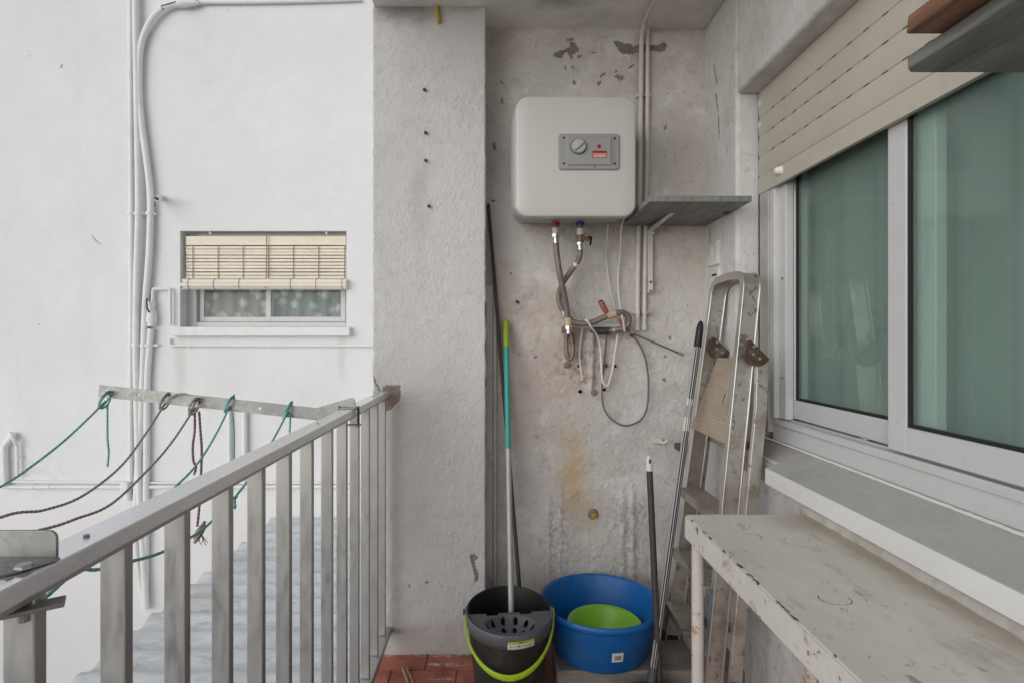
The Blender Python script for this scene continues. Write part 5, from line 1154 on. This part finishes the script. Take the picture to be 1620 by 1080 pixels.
# striped silver broom pole with black grip
br = empty('floor_broom', (.50, 1.86, 0), 'silver striped broom pole with black grip leaning against the ladder', 'broom')
T = P(1109, 508, 2.03); Bq = P(1033, 1062, 1.875); d_ = Bq - T
MB().tube([T, T+d_*.006, T+d_*.02, T+d_*.078, T+d_*.08], [.004,.009,.0125,.0135,.012], 16).build('grip', M['black'], br)
MB().tube([T+d_*.079, T+d_*1.0], .0112, 20).build('pole', M['pole_silver'], br)
sdv = d_.normalized(); s1 = sdv.cross(Vector((0,1,0))).normalized(); s2_ = sdv.cross(s1)
for ang in (52, 92, 128):
    off = (s1*math.cos(R(ang)) - s2_*math.sin(R(ang)))
    if off.y > 0: off = s1*math.cos(R(ang)) + s2_*math.sin(R(ang))
    MB().tube([T+d_*.081+off*.0090, T+d_*.998+off*.0090], .0031, 8).build('groove', M['black'], br)
MB().tube([T+d_*.235, T+d_*.33], .0118, 16).build('price_sticker', M['paper'], br)
MB().tube([T+d_*.255, T+d_*.29], .0121, 16).build('sticker_print', M['panel'], br)
MB().tube([Bq-d_*.012, Bq+d_*.06], [.0150,.0165], 14).build('socket', M['darkgrey'], br)
he = Bq + d_*.06
mb = MB(); hc = Vector((.480, 1.835, .055))
mb.loft([[(hc.x + a, hc.y + b, z) for a, b in circ(40, .100*k_, .038*k_)] for z, k_ in ((.040,1),(.052,1),(.064,.93),(.072,.7))]); mb.build('broom_head', M['pole_dark'], br, smooth=50)
bm_ = MB()
for k in range(260):
    rnd = random.Random(k+900); a = rnd.uniform(0, 6.283); r_ = math.sqrt(rnd.random()); x, y = .095*r_*math.cos(a), .034*r_*math.sin(a)
    if k < 150: r_ = 1.0; x, y = .099*math.cos(a), .038*math.sin(a)
    bm_.tube([(hc.x+x, hc.y+y, .050), (hc.x+x*1.08, hc.y+y*1.25, .002)], .0011, 4)
o = bm_.build('bristles', M['black'], br); o['kind'] = 'stuff'
# long-handled dustpan
dp = empty('dustpan', (.545, 1.86, 0), 'dark upright dustpan handle with white hanging tip in front of the tub', 'dustpan')
T = P(1026.6, 722, 1.955); Bq = Vector((.5455, 1.868, .03)); d_ = Bq - T
MB().tube([T+d_*.058, T+d_*1.0], .0108, 14).build('stick', M['pole_dark'], dp)
o = MB().tube([T-d_*.004, T+d_*.004, T+d_*.02, T+d_*.045, T+d_*.046, T+d_*.062], [.005,.0095,.0112,.0112,.0126,.0122], 14).build('hanging_tip', M['paper'], dp)
q = T + d_*.018; MB().loft([[(q.x+a, q.y-.012+y_, q.z+b) for a, b in circ(14,.0042,.009)] for y_ in (0,.004)]).build('hang_hole', M['crack'], o)
MB().loft([[(x, y, z) for x, y, z in ((.50,1.80,z),(.60,1.80,z),(.60,1.885,z),(.50,1.885,z))] for z in (.002,.05)]).build('pan', M['darkgrey'], dp, bevel=.006)
# bits on the wall: broom clip and white hook
cl = empty('broom_clip', P(1076, 707, 2.26), 'small dark broom clip screwed to the back wall', 'clip')
q = P(1077, 707, 2.265); MB().box(q.x-.016, q.x+.018, q.y-.02, BW+.004, q.z-.012, q.z+.012).build('clip_body', M['darkgrey'], cl, bevel=.004)
hk = empty('wall_hook', P(1043, 697, 2.28), 'small white plastic wall hook above the dustpan handle', 'hook')
q = P(1043, 697, 2.29); MB().box(q.x-.024, q.x+.012, q.y-.003, BW+.004, q.z-.010, q.z+.011).build('hook_base', M['conduit'], hk, bevel=.002)
MB().tube(cr([q+Vector((.004,-.002,-.002)), q+Vector((.010,-.02,-.004)), q+Vector((.022,-.022,.002)), q+Vector((.026,-.018,.008))], 4), .005, 8).build('hook_arm', M['paper'], hk)
# wooden clothes peg on the tiles
pg = empty('clothes_peg', (-.335, 2.0, 0), 'wooden clothes peg lying on the red tiles', 'peg')
a0 = Vector((-.344, 2.052, .007)); a1 = Vector((-.308, 1.965, .007)); t_ = (a1-a0).normalized(); sd_ = t_.cross(Vector((0,0,1)))
for sgn in (-1, 1): MB().bar(a0 + sd_*(.0052*sgn), a1 + sd_*(.0075*sgn), .0085, .011).build('prong', M['pine'], pg, bevel=.0015)
MB().tube([(a0+a1)/2 - sd_*.012 + t_*.004, (a0+a1)/2 + sd_*.012 + t_*.004], .0035, 8).build('spring', M['galv'], pg)
